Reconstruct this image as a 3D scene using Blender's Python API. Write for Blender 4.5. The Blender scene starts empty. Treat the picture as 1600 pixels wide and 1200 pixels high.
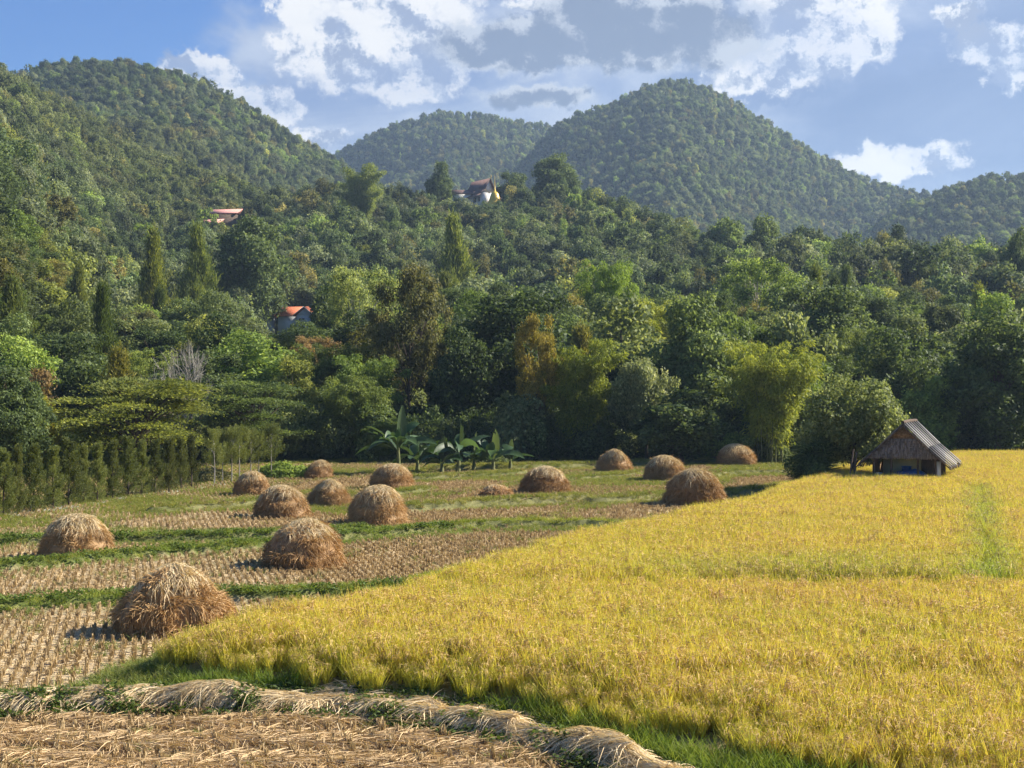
import bpy, math, random
import numpy as np
R = math.radians
rg = np.random.default_rng(7)
SC = bpy.context.scene
COL = SC.collection
F = 2300.0; CH = 5.5                      # focal length in photo pixels, eye height in metres
# ------------------------------------------------------------------ camera
cam = bpy.data.objects.new('camera', bpy.data.cameras.new('camera'))
COL.objects.link(cam); SC.camera = cam
cam.location = (0, 0, CH); cam.rotation_euler = (R(90), 0, 0)
cam.data.sensor_width = 36; cam.data.lens = F/1600*36
cam.data.clip_start = 0.1; cam.data.clip_end = 8000
# ------------------------------------------------------------------ sun, exposure
SUN_AZ, SUN_EL = 74.0, 34.0               # azimuth from the view direction towards the right
sl = bpy.data.lights.new('sun', 'SUN'); sun = bpy.data.objects.new('sun', sl); COL.objects.link(sun)
sl.energy = 5.0; sl.angle = R(0.5); sl.color = (1.0, 0.93, 0.80)
sd = (math.sin(R(SUN_AZ))*math.cos(R(SUN_EL)), math.cos(R(SUN_AZ))*math.cos(R(SUN_EL)), math.sin(R(SUN_EL)))
import mathutils
sun.rotation_euler = mathutils.Vector(sd).to_track_quat('Z', 'Y').to_euler()
sun.location = (60, 40, 60)
SC.view_settings.view_transform = 'Standard'; SC.view_settings.look = 'None'
SC.view_settings.exposure = 1.28; SC.view_settings.gamma = 1.0
SC.render.film_transparent = False
cy = SC.cycles
cy.max_bounces = 5; cy.diffuse_bounces = 2; cy.glossy_bounces = 1; cy.transmission_bounces = 3
cy.transparent_max_bounces = 4; cy.volume_bounces = 0
cy.use_adaptive_sampling = True; cy.adaptive_threshold = 0.02
cy.sample_clamp_indirect = 3.0
cy.caustics_reflective = False; cy.caustics_refractive = False
cy.use_denoising = True; cy.denoising_prefilter = 'ACCURATE'
# ------------------------------------------------------------------ node helper
class NT:
    def __init__(s, nt): s.nt = nt; s.n = nt.nodes; s.l = nt.links
    def new(s, t, **k):
        n = s.n.new(t)
        for a, b in k.items(): setattr(n, a, b)
        return n
    def put(s, sock, v):
        if isinstance(v, bpy.types.NodeSocket): s.l.new(v, sock)
        elif v is not None: sock.default_value = v
    def m(s, op, a, b=None, c=None, clamp=False):
        n = s.new('ShaderNodeMath', operation=op); n.use_clamp = clamp
        s.put(n.inputs[0], a)
        if b is not None: s.put(n.inputs[1], b)
        if c is not None: s.put(n.inputs[2], c)
        return n.outputs[0]
    def v(s, op, a, b=None):
        n = s.new('ShaderNodeVectorMath', operation=op); s.put(n.inputs[0], a)
        if b is not None: s.put(n.inputs[1], b)
        return n.outputs['Value'] if op in ('LENGTH', 'DOT_PRODUCT') else n.outputs[0]
    def vs(s, a, k):
        n = s.new('ShaderNodeVectorMath', operation='SCALE'); s.put(n.inputs[0], a); n.inputs['Scale'].default_value = k
        return n.outputs[0]
    def noise(s, vec, scale, detail=3, rough=.55, dist=0.0):
        n = s.new('ShaderNodeTexNoise'); s.put(n.inputs['Vector'], vec)
        n.inputs['Scale'].default_value = scale; n.inputs['Detail'].default_value = detail
        n.inputs['Roughness'].default_value = rough; n.inputs['Distortion'].default_value = dist
        return n.outputs['Fac']
    def mix(s, f, a, b, blend='MIX'):
        n = s.new('ShaderNodeMix', data_type='RGBA', blend_type=blend)
        s.put(n.inputs['Factor'], f)
        for i, q in ((6, a), (7, b)):
            if isinstance(q, (tuple, list)): q = tuple(q)[:3] + (1,)
            s.put(n.inputs[i], q)
        return n.outputs[2]
    def ss(s, x, lo, hi):
        n = s.new('ShaderNodeMapRange', interpolation_type='SMOOTHSTEP')
        s.put(n.inputs[0], x); n.inputs[1].default_value = lo; n.inputs[2].default_value = hi
        return n.outputs[0]
    def attr(s, name, typ='GEOMETRY'):
        n = s.new('ShaderNodeAttribute', attribute_type=typ); n.attribute_name = name
        return n
    def ramp(s, f, stops):
        n = s.new('ShaderNodeValToRGB'); s.put(n.inputs[0], f)
        e = n.color_ramp.elements
        while len(e) < len(stops): e.new(0.5)
        for q, (p, c) in zip(e, stops): q.position = p; q.color = tuple(c)[:3] + (1,)
        return n.outputs[0]
# ------------------------------------------------------------------ world: sky and clouds
W = bpy.data.worlds.new('World'); SC.world = W; W.use_nodes = True
w = NT(W.node_tree); w.n.clear()
sky = w.new('ShaderNodeTexSky', sky_type='NISHITA'); sky.sun_disc = False
sky.sun_elevation = R(SUN_EL); sky.sun_rotation = R(SUN_AZ)
sky.altitude = 300; sky.air_density = 1.15; sky.dust_density = 0.3; sky.ozone_density = 2.2
tc = w.new('ShaderNodeTexCoord'); d3 = tc.outputs['Generated']
sp = w.new('ShaderNodeSeparateXYZ'); w.put(sp.inputs[0], d3)
az = w.m('ARCTAN2', sp.outputs[0], sp.outputs[1]); el = w.m('ARCSINE', sp.outputs[2])
cb = w.new('ShaderNodeCombineXYZ'); w.put(cb.inputs[0], az); w.put(cb.inputs[1], el)
P = cb.outputs[0]
def dirpt(u, v):
    a = math.atan((u-800)/F); return (a, math.atan((600-v)/F*math.cos(a)), 0)
def blob(u, v, ru, rv, Q=None):
    q = w.v('SUBTRACT', Q or P, dirpt(u, v)); q = w.v('MULTIPLY', q, (F/ru, F/rv, 0))
    return w.m('SUBTRACT', 1.0, w.v('LENGTH', q))
def blobs(lst, Q=None):
    r = None
    for b in lst:
        x = blob(*b, Q=Q); r = x if r is None else w.m('MAXIMUM', r, x)
    return r
def fbm(Q, s, sy, det=8, rough=.6, dist=.0):
    return w.noise(w.v('MULTIPLY', Q, (s, sy, 1)), 1.0, det, rough, dist)
def warped(Q, sc, amp, seed):
    t_ = w.new('ShaderNodeTexNoise'); w.put(t_.inputs['Vector'], w.v('ADD', w.vs(Q, sc), (seed, seed*.7, 0))); t_.inputs['Detail'].default_value = 6; t_.inputs['Roughness'].default_value = .6
    return w.v('ADD', Q, w.vs(w.v('SUBTRACT', t_.outputs['Color'], (.5, .5, .5)), amp))
Pw = warped(P, 13, .045, 1.0); Pf = warped(P, 60, .018, 4.0)
SO = (.006, .0075, 0)                                   # a small step towards the sun
def puff(Q, s, det=3, rough=.48):
    v_ = w.new('ShaderNodeTexVoronoi', feature='SMOOTH_F1', voronoi_dimensions='2D'); w.put(v_.inputs['Vector'], w.v('MULTIPLY', Q, (s, s*1.25, 1)))
    v_.inputs['Scale'].default_value = 1; v_.inputs['Detail'].default_value = det; v_.inputs['Roughness'].default_value = rough; v_.inputs['Smoothness'].default_value = .35
    return w.m('SUBTRACT', 1.0, v_.outputs['Distance'])
n1 = fbm(P, 9, 16, 7, .52, .3); n2 = fbm(w.v('ADD', P, (.02, .02, 0)), 9, 16, 7, .52, .3)
n3 = w.v('ADD', P, (3.1, 1.7, 0)); n3 = fbm(n3, 5, 14, 6, .55, .5)
pa = puff(Pf, 34); pb = puff(w.v('ADD', Pf, SO), 34); relp = w.m('SUBTRACT', pa, pb); reln = w.m('SUBTRACT', n1, n2)
c0 = lambda n, k: w.m('MULTIPLY', w.m('SUBTRACT', n, .5), k)
# pale veil of high cloud
veil_b = blobs([(1000, 60, 640, 330), (1350, 170, 560, 300), (640, 120, 300, 170), (2300, 100, 900, 500), (-900, 200, 500, 160)], Pw)
veil = w.ss(w.m('ADD', veil_b, c0(n1, 1.0)), -.05, .30)
veil_c = w.mix(w.ss(w.m('ADD', n3, c0(n1, .6)), .36, .68), (.27, .37, .60), (.62, .69, .82))
low_b = blobs([(1500, 190, 330, 140), (1180, 130, 200, 50), (1620, 60, 200, 120)], Pw)
low = w.ss(w.m('ADD', low_b, c0(n1, .7)), .0, .5)
low_c = w.mix(w.ss(n3, .3, .7), (.20, .29, .50), (.31, .40, .60))
# white cumulus heaps: rounded masses, lit from the upper right, grey below
CU = [(600, 5, 185, 130), (560, 85, 120, 75), (690, 60, 95, 85), (490, 10, 80, 70), (640, 130, 90, 40), (470, 80, 60, 50), (305, 108, 74, 40), (345, 130, 46, 30), (405, 152, 52, 30), (440, 174, 42, 30), (490, 218, 70, 22),
      (1280, 15, 150, 80), (1235, 95, 120, 55), (1150, 132, 70, 26), (1330, 60, 90, 50), (1540, 72, 85, 46), (1590, 112, 60, 30), (1495, 25, 50, 24), (1400, 250, 120, 34), (840, 2, 70, 16), (2100, 40, 200, 120), (-400, 150, 200, 60)]
Pc = w.v('ADD', w.vs(Pw, .6), w.vs(P, .4))
def smoothblobs(L_, Q):
    r_ = None
    for b_ in L_:
        x_ = blob(*b_, Q=Q)
        if r_ is None: r_ = x_
        else:
            q_ = w.new('ShaderNodeMath', operation='SMOOTH_MAX'); w.put(q_.inputs[0], r_); w.put(q_.inputs[1], x_); q_.inputs[2].default_value = .25; r_ = q_.outputs[0]
    return r_
cb_ = smoothblobs(CU, Pc)
cu_d = w.m('ADD', cb_, w.m('ADD', c0(pa, .36), c0(n1, .20)))
cu = w.m('MULTIPLY', w.ss(cu_d, -.02, .26), w.m('ADD', .8, w.m('MULTIPLY', w.ss(n3, .34, .55), .2)))
pc = puff(Pw, 16, 3, .5); pd = puff(w.v('ADD', Pw, (.011, .015, 0)), 16, 3, .5); relb = w.m('SUBTRACT', pc, pd)
lit = w.m('ADD', w.m('MULTIPLY', relp, .9), w.m('ADD', w.m('MULTIPLY', relb, 1.6), c0(n3, 1.3)))
cu_c = w.ramp(w.m('ADD', w.m('ADD', lit, .68), w.m('MULTIPLY', w.m('SUBTRACT', .40, cu_d), .30)), [(0.08, (.36, .44, .62)), (.35, (.60, .67, .80)), (.60, (.90, .92, .97)), (.85, (1.0, 1.0, 1.0))])
# broad dark grey cloud with a pale rim
gr_b = smoothblobs([(880, 70, 240, 54), (770, 88, 90, 30), (1060, 62, 170, 56), (980, 24, 230, 44), (840, 150, 110, 22)], w.v('ADD', w.vs(Pw, .45), w.vs(P, .55)))
gr_d = w.m('ADD', gr_b, w.m('ADD', c0(pa, .22), c0(n1, .30)))
gr = w.ss(gr_d, -.08, .26)
gr_c = w.mix(w.ss(w.m('ADD', gr_d, w.m('ADD', w.m('MULTIPLY', relb, -.4), w.m('ADD', w.m('MULTIPLY', relp, -.7), c0(n3, 1.1)))), .05, .55), (.62, .68, .78), (.24, .31, .45))
cc = w.mix(low, veil_c, low_c); cc = w.mix(cu, cc, cu_c); cc = w.mix(gr, cc, gr_c)
mask = w.m('MAXIMUM', w.m('MULTIPLY', w.m('MAXIMUM', veil, low), .9), w.m('MAXIMUM', cu, gr))
mask = w.m('MULTIPLY', mask, w.ss(el, -.02, .02))
bg1 = w.new('ShaderNodeBackground'); w.put(bg1.inputs[0], w.mix(1.0, sky.outputs[0], (.40, .66, 1.10), 'MULTIPLY')); bg1.inputs[1].default_value = 0.052
bg2 = w.new('ShaderNodeBackground'); w.put(bg2.inputs[0], cc); bg2.inputs[1].default_value = 0.40
W.cycles.sampling_method = 'MANUAL'; W.cycles.sample_map_resolution = 256
ms = w.new('ShaderNodeMixShader'); w.put(ms.inputs[0], mask); w.put(ms.inputs[1], bg1.outputs[0]); w.put(ms.inputs[2], bg2.outputs[0])
wo = w.new('ShaderNodeOutputWorld'); w.put(wo.inputs[0], ms.outputs[0])
# ------------------------------------------------------------------ numeric helpers
def vnoise(x, y, seed=0):
    xi = np.floor(x).astype(np.int64); yi = np.floor(y).astype(np.int64); fx = x-xi; fy = y-yi
    def h(a, b):
        n = (a*374761393 + b*668265263 + seed*974634777) & 0xffffffff
        n = ((n ^ (n >> 13))*1274126177) & 0xffffffff
        return ((n ^ (n >> 16)) & 0xffff)/65535.0
    sx = fx*fx*(3-2*fx); sy = fy*fy*(3-2*fy)
    return (h(xi, yi)*(1-sx)+h(xi+1, yi)*sx)*(1-sy) + (h(xi, yi+1)*(1-sx)+h(xi+1, yi+1)*sx)*sy
def nfbm(x, y, s, o=4, seed=0):
    r = 0; a = 1; t = 0
    for i in range(o):
        r = r + a*vnoise(x/s*2**i+i*17.3, y/s*2**i+i*9.1, seed+i); t += a; a *= .5
    return r/t
def sstep(x, a, b):
    t = np.clip((x-a)/(b-a), 0, 1); return t*t*(3-2*t)
def G(u, v, z=0.0):
    d = F*(CH-z)/(v-600.0); return ((u-800)/F*d, d)
def seg_dist(x, y, pts):
    """distance to a polyline and the interpolated third coordinate of its nearest point"""
    best = np.full(x.shape, 1e9); val = np.zeros(x.shape)
    for a, b in zip(pts[:-1], pts[1:]):
        dx, dy = b[0]-a[0], b[1]-a[1]; L2 = dx*dx+dy*dy+1e-9
        t = np.clip(((x-a[0])*dx+(y-a[1])*dy)/L2, 0, 1)
        d = np.hypot(x-a[0]-t*dx, y-a[1]-t*dy)
        zz = (a[2]*(1-t)+b[2]*t) if len(a) > 2 else 0*t
        m_ = d < best; best = np.where(m_, d, best); val = np.where(m_, zz, val)
    return best, val
def in_poly(x, y, poly):
    c = np.zeros(x.shape, bool); n = len(poly)
    for i in range(n):
        x1, y1 = poly[i][:2]; x2, y2 = poly[(i+1) % n][:2]
        if y1 == y2: continue
        m_ = ((y1 > y) != (y2 > y)) & (x < (x2-x1)*(y-y1)/(y2-y1)+x1)
        c ^= m_
    return c
# ------------------------------------------------------------------ the lie of the land
def px(lst, z=0.0): return [G(u, v, z) for u, v in lst]
BUNDS = [  # points in the field, half width, height
    (px([(-150, 962), (0, 955), (90, 948), (180, 942), (350, 938), (450, 935), (560, 930), (640, 924), (700, 912)]), .42, .24),
    (px([(-150, 903), (0, 893), (100, 885), (200, 874), (300, 866), (400, 859), (480, 850), (560, 842), (640, 835), (740, 825), (900, 822), (1000, 826), (1060, 823), (1130, 812)]), .42, .26),
    (px([(-120, 858), (0, 852), (100, 850), (200, 847), (300, 845), (380, 843), (470, 838), (560, 834)]), .5, .26),
    (px([(640, 799), (750, 793), (820, 788), (905, 784)]), .8, .34),
    (px([(250, 800), (310, 795), (370, 792), (420, 786)]), .8, .24),
    (px([(560, 777), (640, 771), (665, 768)]), .7, .2),
    (px([(940, 786), (1020, 780), (1150, 774), (1245, 763)]), .9, .28),
    (px([(1100, 748), (1130, 742), (1240, 739)]), .9, .28),
    (px([(660, 750), (760, 745), (810, 742)]), .9, .24),
    (px([(830, 756), (900, 750), (1000, 742)]), .9, .2),
    (px([(700, 734), (800, 733), (930, 730), (1100, 724), (1240, 716)]), 1.4, .3),
]
STRAW_BUND = px([(-160, 1100), (0, 1092), (100, 1086), (250, 1084), (400, 1087), (560, 1092), (700, 1106), (850, 1140), (950, 1170), (1060, 1208), (1180, 1255)], .25)
RICE = [G(245, 1055, .1), G(330, 1022, .1), G(450, 990, .2), G(560, 962, .3), G(660, 937, .3), G(760, 908, .3), G(900, 866, .3), G(1000, 840, .3), G(1150, 803, .35), G(1235, 774, .35),
        (17.2, 79), (21, 88), (26, 95), (60, 99), (70, 70), (34, 16), (14.5, 16.5), G(1600, 1256, .3), G(1450, 1228, .3), G(1300, 1200, .3), G(1150, 1172, .3), G(1000, 1140, .3), G(850, 1106, .3),
        G(700, 1086, .3), G(560, 1077, .3), G(400, 1072, .2), G(300, 1064, .15)]
EDGE_BAND = [px([(560, 962), (660, 940), (760, 912), (900, 868), (1000, 840), (1150, 803), (1240, 772), (1262, 764)], .1)]
TAN = [px(p) for p in ([(-150, 880), (0, 868), (180, 858), (400, 852), (470, 850), (400, 858), (180, 876), (0, 893), (-150, 903)],
       [(-150, 910), (0, 900), (400, 866), (560, 850), (640, 842), (760, 832), (960, 832), (945, 850), (760, 902), (660, 922), (400, 932), (0, 948), (-150, 955)],
       [(-150, 980), (0, 968), (660, 930), (560, 965), (350, 1015), (240, 1052), (0, 1075), (-150, 1082)],
       [(160, 824), (200, 812), (300, 801), (420, 800), (560, 806), (640, 804), (780, 798), (900, 790), (870, 802), (740, 816), (560, 832), (480, 834), (300, 830)],
       [(880, 806), (960, 790), (1060, 785), (1190, 780), (1190, 798), (1050, 817), (900, 815)],
       [(680, 786), (740, 768), (840, 764), (920, 768), (880, 780), (740, 790)],
       [(580, 772), (600, 757), (740, 752), (820, 755), (700, 766)],
       [(1130, 766), (1140, 748), (1250, 744), (1250, 760)],
       [(330, 783), (450, 770), (560, 762), (600, 745), (500, 752)],
       [(980, 746), (1100, 728), (1125, 735), (1090, 752)],
       [(1000, 780), (1010, 770), (1100, 768), (1120, 772)])]
RIDGES = [   # crest lines seen from the field: bearing (px), elevation (px), distance; height of the trees; slope in front; roughness
    ([(-500, 330, 430), (0, 345, 400), (250, 345, 400), (400, 296, 430), (480, 290, 440), (560, 275, 450), (640, 292, 450), (700, 300, 450), (752, 288, 452), (800, 284, 450), (870, 275, 440), (930, 292, 420), (1000, 322, 390),
      (1100, 350, 350), (1200, 358, 320), (1300, 358, 305), (1450, 365, 300), (1600, 378, 300), (1900, 380, 300)], 9, .17, 3.0),
    ([(-700, 20, 560), (-300, 55, 560), (-60, 88, 560), (30, 122, 560), (100, 160, 560), (200, 218, 550), (300, 262, 530), (400, 298, 500), (480, 330, 480), (600, 420, 450), (800, 560, 420)], 8, .27, 4.0),
    ([(-500, 130, 860), (-100, 150, 860), (0, 128, 860), (60, 104, 860), (120, 96, 860), (180, 97, 860), (250, 106, 860), (300, 122, 860), (350, 142, 860), (400, 172, 870), (450, 205, 880), (520, 246, 900), (600, 300, 900), (760, 450, 900)], 7, .40, 4.0),
    ([(300, 400, 1500), (480, 272, 1500), (530, 236, 1500), (570, 214, 1500), (620, 190, 1500), (690, 174, 1500), (740, 176, 1500), (800, 188, 1500), (850, 194, 1500), (960, 260, 1500), (1100, 420, 1500)], 7, .45, 7.0),
    ([(660, 420, 1180), (760, 320, 1200), (820, 245, 1230), (870, 194, 1250), (900, 178, 1250), (950, 160, 1250), (980, 148, 1250), (1010, 134, 1250), (1040, 126, 1250), (1075, 126, 1250), (1110, 138, 1250), (1160, 164, 1250), (1220, 204, 1250), (1300, 252, 1240), (1360, 278, 1230), (1440, 298, 1200), (1560, 330, 1150), (1700, 400, 1100)], 7, .42, 6.0),
    ([(1300, 400, 950), (1400, 325, 950), (1480, 294, 950), (1530, 276, 950), (1600, 270, 950), (1750, 255, 950), (2100, 240, 950)], 7, .40, 5.0),
]
def hill_h(x, y):
    yy = np.maximum(y, 20.); u = np.clip(x/yy*F+800, -1500, 3100); hs = []
    rough_ = nfbm(x, y, 75, 3, 5)-.5; gul = np.abs(nfbm(x, y, 170, 2, 41)-.5)
    for pts, th, s, amp in RIDGES:
        U_ = [p[0] for p in pts]; dr_ = np.interp(u, U_, [p[2] for p in pts]); vr = np.interp(u, U_, [p[1] for p in pts])
        zr = CH+(600-vr)/F*dr_-th; dd = yy-dr_; far = sstep(np.abs(dd), 10, 160)
        if s < .2:      # the near ridge: a gentle foot that steepens towards the crest
            tt_ = np.clip((yy-104)/(dr_-104), 0, 1); face = np.where(dd < 0, zr*(.30*tt_+.70*tt_**2.1), zr-.25*dd)
        else: face = zr-s*np.sqrt(dd*dd+90)+s*9
        hs.append(face + rough_*2*amp*(.15+1.2*far) - gul*7*amp*far*(1 if s > .2 else .6))
    return np.maximum.reduce(hs)
def ground_h(x, y, detail=True):
    x = np.asarray(x, float); y = np.asarray(y, float)
    r = np.hypot(x, y)
    near = (r < 125) & (y > 5)
    z = np.zeros(x.shape)
    hh = hill_h(x, y) if (r > 95).any() else np.full(x.shape, -99.)
    k = sstep(y, 100, 118)
    hill = np.maximum(hh, 0)*k + sstep(y, 100, 125)*.6
    z = hill
    if near.any():
        xn, yn = x[near], y[near]; q = np.zeros(xn.shape)
        ds = np.full(xn.shape, 1e9)
        ri = in_poly(xn, yn, RICE)
        dr, _ = seg_dist(xn, yn, RICE+[RICE[0]])
        sdist = np.where(ri, dr, -dr)
        q += .36*sstep(sdist, -1.3, .6)*(1-.5*sstep(-yn, -26, -20))
        q += .14*sstep(yn, 34, 34.5)*ri
        for p, hw, bh in BUNDS:
            d, _ = seg_dist(xn, yn, p)
            q = np.maximum(q, q*.5+bh*1.0*(1-sstep(d, hw*.5, hw*.95)))
        d, _ = seg_dist(xn, yn, STRAW_BUND)
        q = np.maximum(q, .34*(1-sstep(d+(nfbm(xn, yn, .6, 2, 8)-.5)*.6, .05, .45))*(.15+1.35*nfbm(xn, yn, .8, 3, 3)))
        if detail: q += (nfbm(xn, yn, 1.2, 3, 9)-.5)*.07 + (nfbm(xn, yn, .22, 2, 19)-.5)*.035
        z[near] += q
    return z
# ------------------------------------------------------------------ mesh helpers
def mesh(name, parts, mats, attrs=None, smooth=False):
    """parts: list of (V (n,3), F (m,4), material index, rnd per face or None)"""
    Vs, Fs, Ms, Rs = [], [], [], []; off = 0
    for p in parts:
        V, Fc, mi = p[0], p[1], p[2]
        if len(Fc) == 0: continue
        Vs.append(V); Fs.append(np.asarray(Fc)+off); Ms.append(np.full(len(Fc), mi)); off += len(V)
        Rs.append(p[3] if len(p) > 3 and p[3] is not None else np.full(len(Fc), .5))
    V = np.concatenate(Vs).astype(np.float32); Fc = np.concatenate(Fs).astype(np.int32)
    me = bpy.data.meshes.new(name)
    me.vertices.add(len(V)); me.vertices.foreach_set('co', V.ravel())
    me.loops.add(Fc.size); me.loops.foreach_set('vertex_index', Fc.ravel())
    me.polygons.add(len(Fc)); me.polygons.foreach_set('loop_start', np.arange(0, Fc.size, 4, dtype=np.int32))
    me.polygons.foreach_set('material_index', np.concatenate(Ms).astype(np.int32))
    if smooth: me.polygons.foreach_set('use_smooth', np.ones(len(Fc), bool))
    a = me.attributes.new('rnd', 'FLOAT', 'FACE'); a.data.foreach_set('value', np.concatenate(Rs).astype(np.float32))
    for k, val in (attrs or {}).items():
        a = me.attributes.new(k, 'FLOAT', 'POINT'); a.data.foreach_set('value', val.astype(np.float32))
    for q in (mats if isinstance(mats, (list, tuple)) else [mats]): me.materials.append(q)
    me.update(calc_edges=True)
    return me
def unit(a): return a/np.maximum(np.linalg.norm(a, axis=-1, keepdims=True), 1e-9)
def ribbons(Pb, D, L, Wd, bend, segs=2, prof=None, rnd=None, rng=rg):
    n = len(Pb); L = np.broadcast_to(L, (n,)); Wd = np.broadcast_to(Wd, (n,)); bend = np.broadcast_to(bend, (n, 3))
    S = unit(np.cross(D, rng.normal(size=(n, 3))))
    prof = prof or [1-.85*(i/segs)**1.5 for i in range(segs+1)]
    rows = []
    for i in range(segs+1):
        t = i/segs; c = Pb + D*(L*t)[:, None] + bend*(t*t); h = S*(Wd*prof[i]*.5)[:, None]
        rows += [c-h, c+h]
    V = np.stack(rows, 1).reshape(-1, 3); k = 2*(segs+1); base = (np.arange(n)*k)[:, None]
    Fc = np.concatenate([base+np.array([[2*i, 2*i+1, 2*i+3, 2*i+2]]) for i in range(segs)], 1).reshape(-1, 4)
    r = rng.random(n) if rnd is None else rnd
    return V, Fc, np.repeat(r, segs)
def leafset(Pb, A, N, L, Wd, rng=rg):
    n = len(Pb); S = unit(np.cross(A, N)); L = np.broadcast_to(L, (n,))[:, None]; Wd = np.broadcast_to(Wd, (n,))[:, None]
    V = np.stack([Pb, Pb+A*L*.45+S*Wd*.5, Pb+A*L, Pb+A*L*.45-S*Wd*.5], 1).reshape(-1, 3)
    return V, np.arange(n*4).reshape(-1, 4), rng.random(n)
def tube(pts, rad, k=6):
    pts = np.asarray(pts, float); n = len(pts); T = unit(np.gradient(pts, axis=0))
    ref = np.where(np.abs(T[:, 2:3]) > .9, [[1., 0, 0]], [[0, 0, 1.]]); A = unit(np.cross(T, ref)); B = np.cross(T, A)
    an = np.arange(k)/k*2*math.pi
    V = (pts[:, None]+(A[:, None]*np.cos(an)[None, :, None]+B[:, None]*np.sin(an)[None, :, None])*np.asarray(rad)[:, None, None]).reshape(-1, 3)
    Fc = [[i*k+j, i*k+(j+1) % k, (i+1)*k+(j+1) % k, (i+1)*k+j] for i in range(n-1) for j in range(k)]
    return V, np.array(Fc)
def box(c, s, rz=0, taper=None):
    x, y, z = [q/2 for q in s]
    V = np.array([[a, b, d] for d in (-z, z) for a, b in ((-x, -y), (x, -y), (x, y), (-x, y))], float)
    if taper: V[4:, :2] *= taper
    cs, sn = math.cos(rz), math.sin(rz)
    V[:, :2] = V[:, :2] @ np.array([[cs, sn], [-sn, cs]])
    return V+np.array(c), np.array([[0, 3, 2, 1], [4, 5, 6, 7], [0, 1, 5, 4], [1, 2, 6, 5], [2, 3, 7, 6], [3, 0, 4, 7]])
def slab(p, th):
    """a thick quad: p four corners, th thickness vector"""
    p = np.array(p, float); V = np.concatenate([p, p+np.array(th)])
    return V, np.array([[0, 3, 2, 1], [4, 5, 6, 7], [0, 1, 5, 4], [1, 2, 6, 5], [2, 3, 7, 6], [3, 0, 4, 7]])
def link(o, parent=None, label=None, cat=None, group=None, kind=None):
    COL.objects.link(o)
    if parent: o.parent = parent
    if label: o['label'] = label
    if cat: o['category'] = cat
    if group: o['group'] = group
    if kind: o['kind'] = kind
    return o
def obj(name, me, **k): return link(bpy.data.objects.new(name, me), **k)
def empty(name, loc, rz=0, **k):
    o = bpy.data.objects.new(name, None); o.location = loc; o.rotation_euler = (0, 0, rz); o.empty_display_size = .5
    return link(o, **k)
# ------------------------------------------------------------------ materials
def mat(name):
    m = bpy.data.materials.new(name); m.use_nodes = True; t = NT(m.node_tree); t.n.clear()
    return m, t
def out(t, sh):
    o = t.new('ShaderNodeOutputMaterial'); t.put(o.inputs[0], sh)
def pbr(t, col, rough=.8, spec=.2, bump=None, bd=.02):
    p = t.new('ShaderNodeBsdfPrincipled'); t.put(p.inputs['Base Color'], col if isinstance(col, bpy.types.NodeSocket) else tuple(col)[:3]+(1,))
    t.put(p.inputs['Roughness'], rough); p.inputs['Specular IOR Level'].default_value = spec
    if bump is not None:
        b = t.new('ShaderNodeBump'); t.put(b.inputs['Height'], bump); b.inputs['Distance'].default_value = bd; b.inputs['Strength'].default_value = .8
        t.put(p.inputs['Normal'], b.outputs[0])
    return p.outputs[0]
def leafmat(name, stops, trans=.45, tinted=True, rough=.6, spec=.2, wn=None, sat=1.0, shift=None):
    """foliage / straw: colour varies leaf by leaf (rnd), plant by plant (random, tint) and over the field (wn)"""
    m, t = mat(name)
    f = t.attr('rnd').outputs['Fac']
    oi = t.new('ShaderNodeObjectInfo')
    f = t.m('ADD', t.m('MULTIPLY', f, .72), t.m('MULTIPLY', oi.outputs['Random'], .28))
    if wn:
        g = t.new('ShaderNodeNewGeometry'); nz = t.noise(g.outputs['Position'], wn[0], 4, .6)
        f = t.m('ADD', f, t.m('MULTIPLY', t.m('SUBTRACT', nz, .5), wn[1]), clamp=True)
    c = t.ramp(f, stops)
    if tinted:
        c = t.mix(1.0, c, t.attr('tint', 'INSTANCER').outputs['Color'], 'MULTIPLY')
    p = pbr(t, c, rough, spec)
    if trans > 0:
        tr = t.new('ShaderNodeBsdfTranslucent')
        t.put(tr.inputs[0], t.mix(1.0, c, (1.2, 1.15, .68), 'MULTIPLY'))
        mx = t.new('ShaderNodeMixShader'); mx.inputs[0].default_value = trans
        t.put(mx.inputs[1], p); t.put(mx.inputs[2], tr.outputs[0]); p = mx.outputs[0]
    out(t, p); return m
M_LEAF = leafmat('leaf', [(0, (.042, .060, .024)), (.5, (.145, .175, .070)), (.85, (.32, .345, .145)), (1, (.58, .58, .29))])
M_BAM = leafmat('bamboo_leaf', [(0, (.06, .088, .022)), (.5, (.18, .22, .055)), (1, (.38, .40, .12))], trans=.42)
M_CYP = leafmat('cypress_leaf', [(0, (.06, .082, .024)), (.55, (.16, .185, .05)), (1, (.30, .31, .10))], trans=.35)
M_BAN = leafmat('banana_leaf', [(0, (.030, .065, .028)), (1, (.075, .125, .045))], trans=.35, rough=.45, spec=.3)
M_GRASS = leafmat('grass_blade', [(0, (.10, .15, .03)), (.45, (.20, .25, .055)), (.72, (.27, .29, .085)), (1, (.38, .34, .14))], trans=.4, tinted=True, wn=(.35, .9))
M_WEED = leafmat('weed_leaf', [(0, (.055, .085, .022)), (1, (.16, .21, .055))], trans=.4)
M_RICE = leafmat('rice_blade', [(0, (.25, .30, .05)), (.3, (.56, .50, .075)), (.7, (.78, .65, .11)), (1, (.74, .52, .17))], trans=.42, wn=(.22, .75))
M_GRAIN = leafmat('rice_grain', [(0, (.66, .49, .16)), (.5, (.60, .39, .16)), (1, (.46, .27, .13))], trans=.2, wn=(.22, .6))
M_STUB = leafmat('stubble', [(0, (.19, .12, .06)), (.45, (.49, .36, .19)), (.93, (.80, .64, .40)), (1, (.34, .38, .13))], trans=.15, tinted=False)
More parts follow.
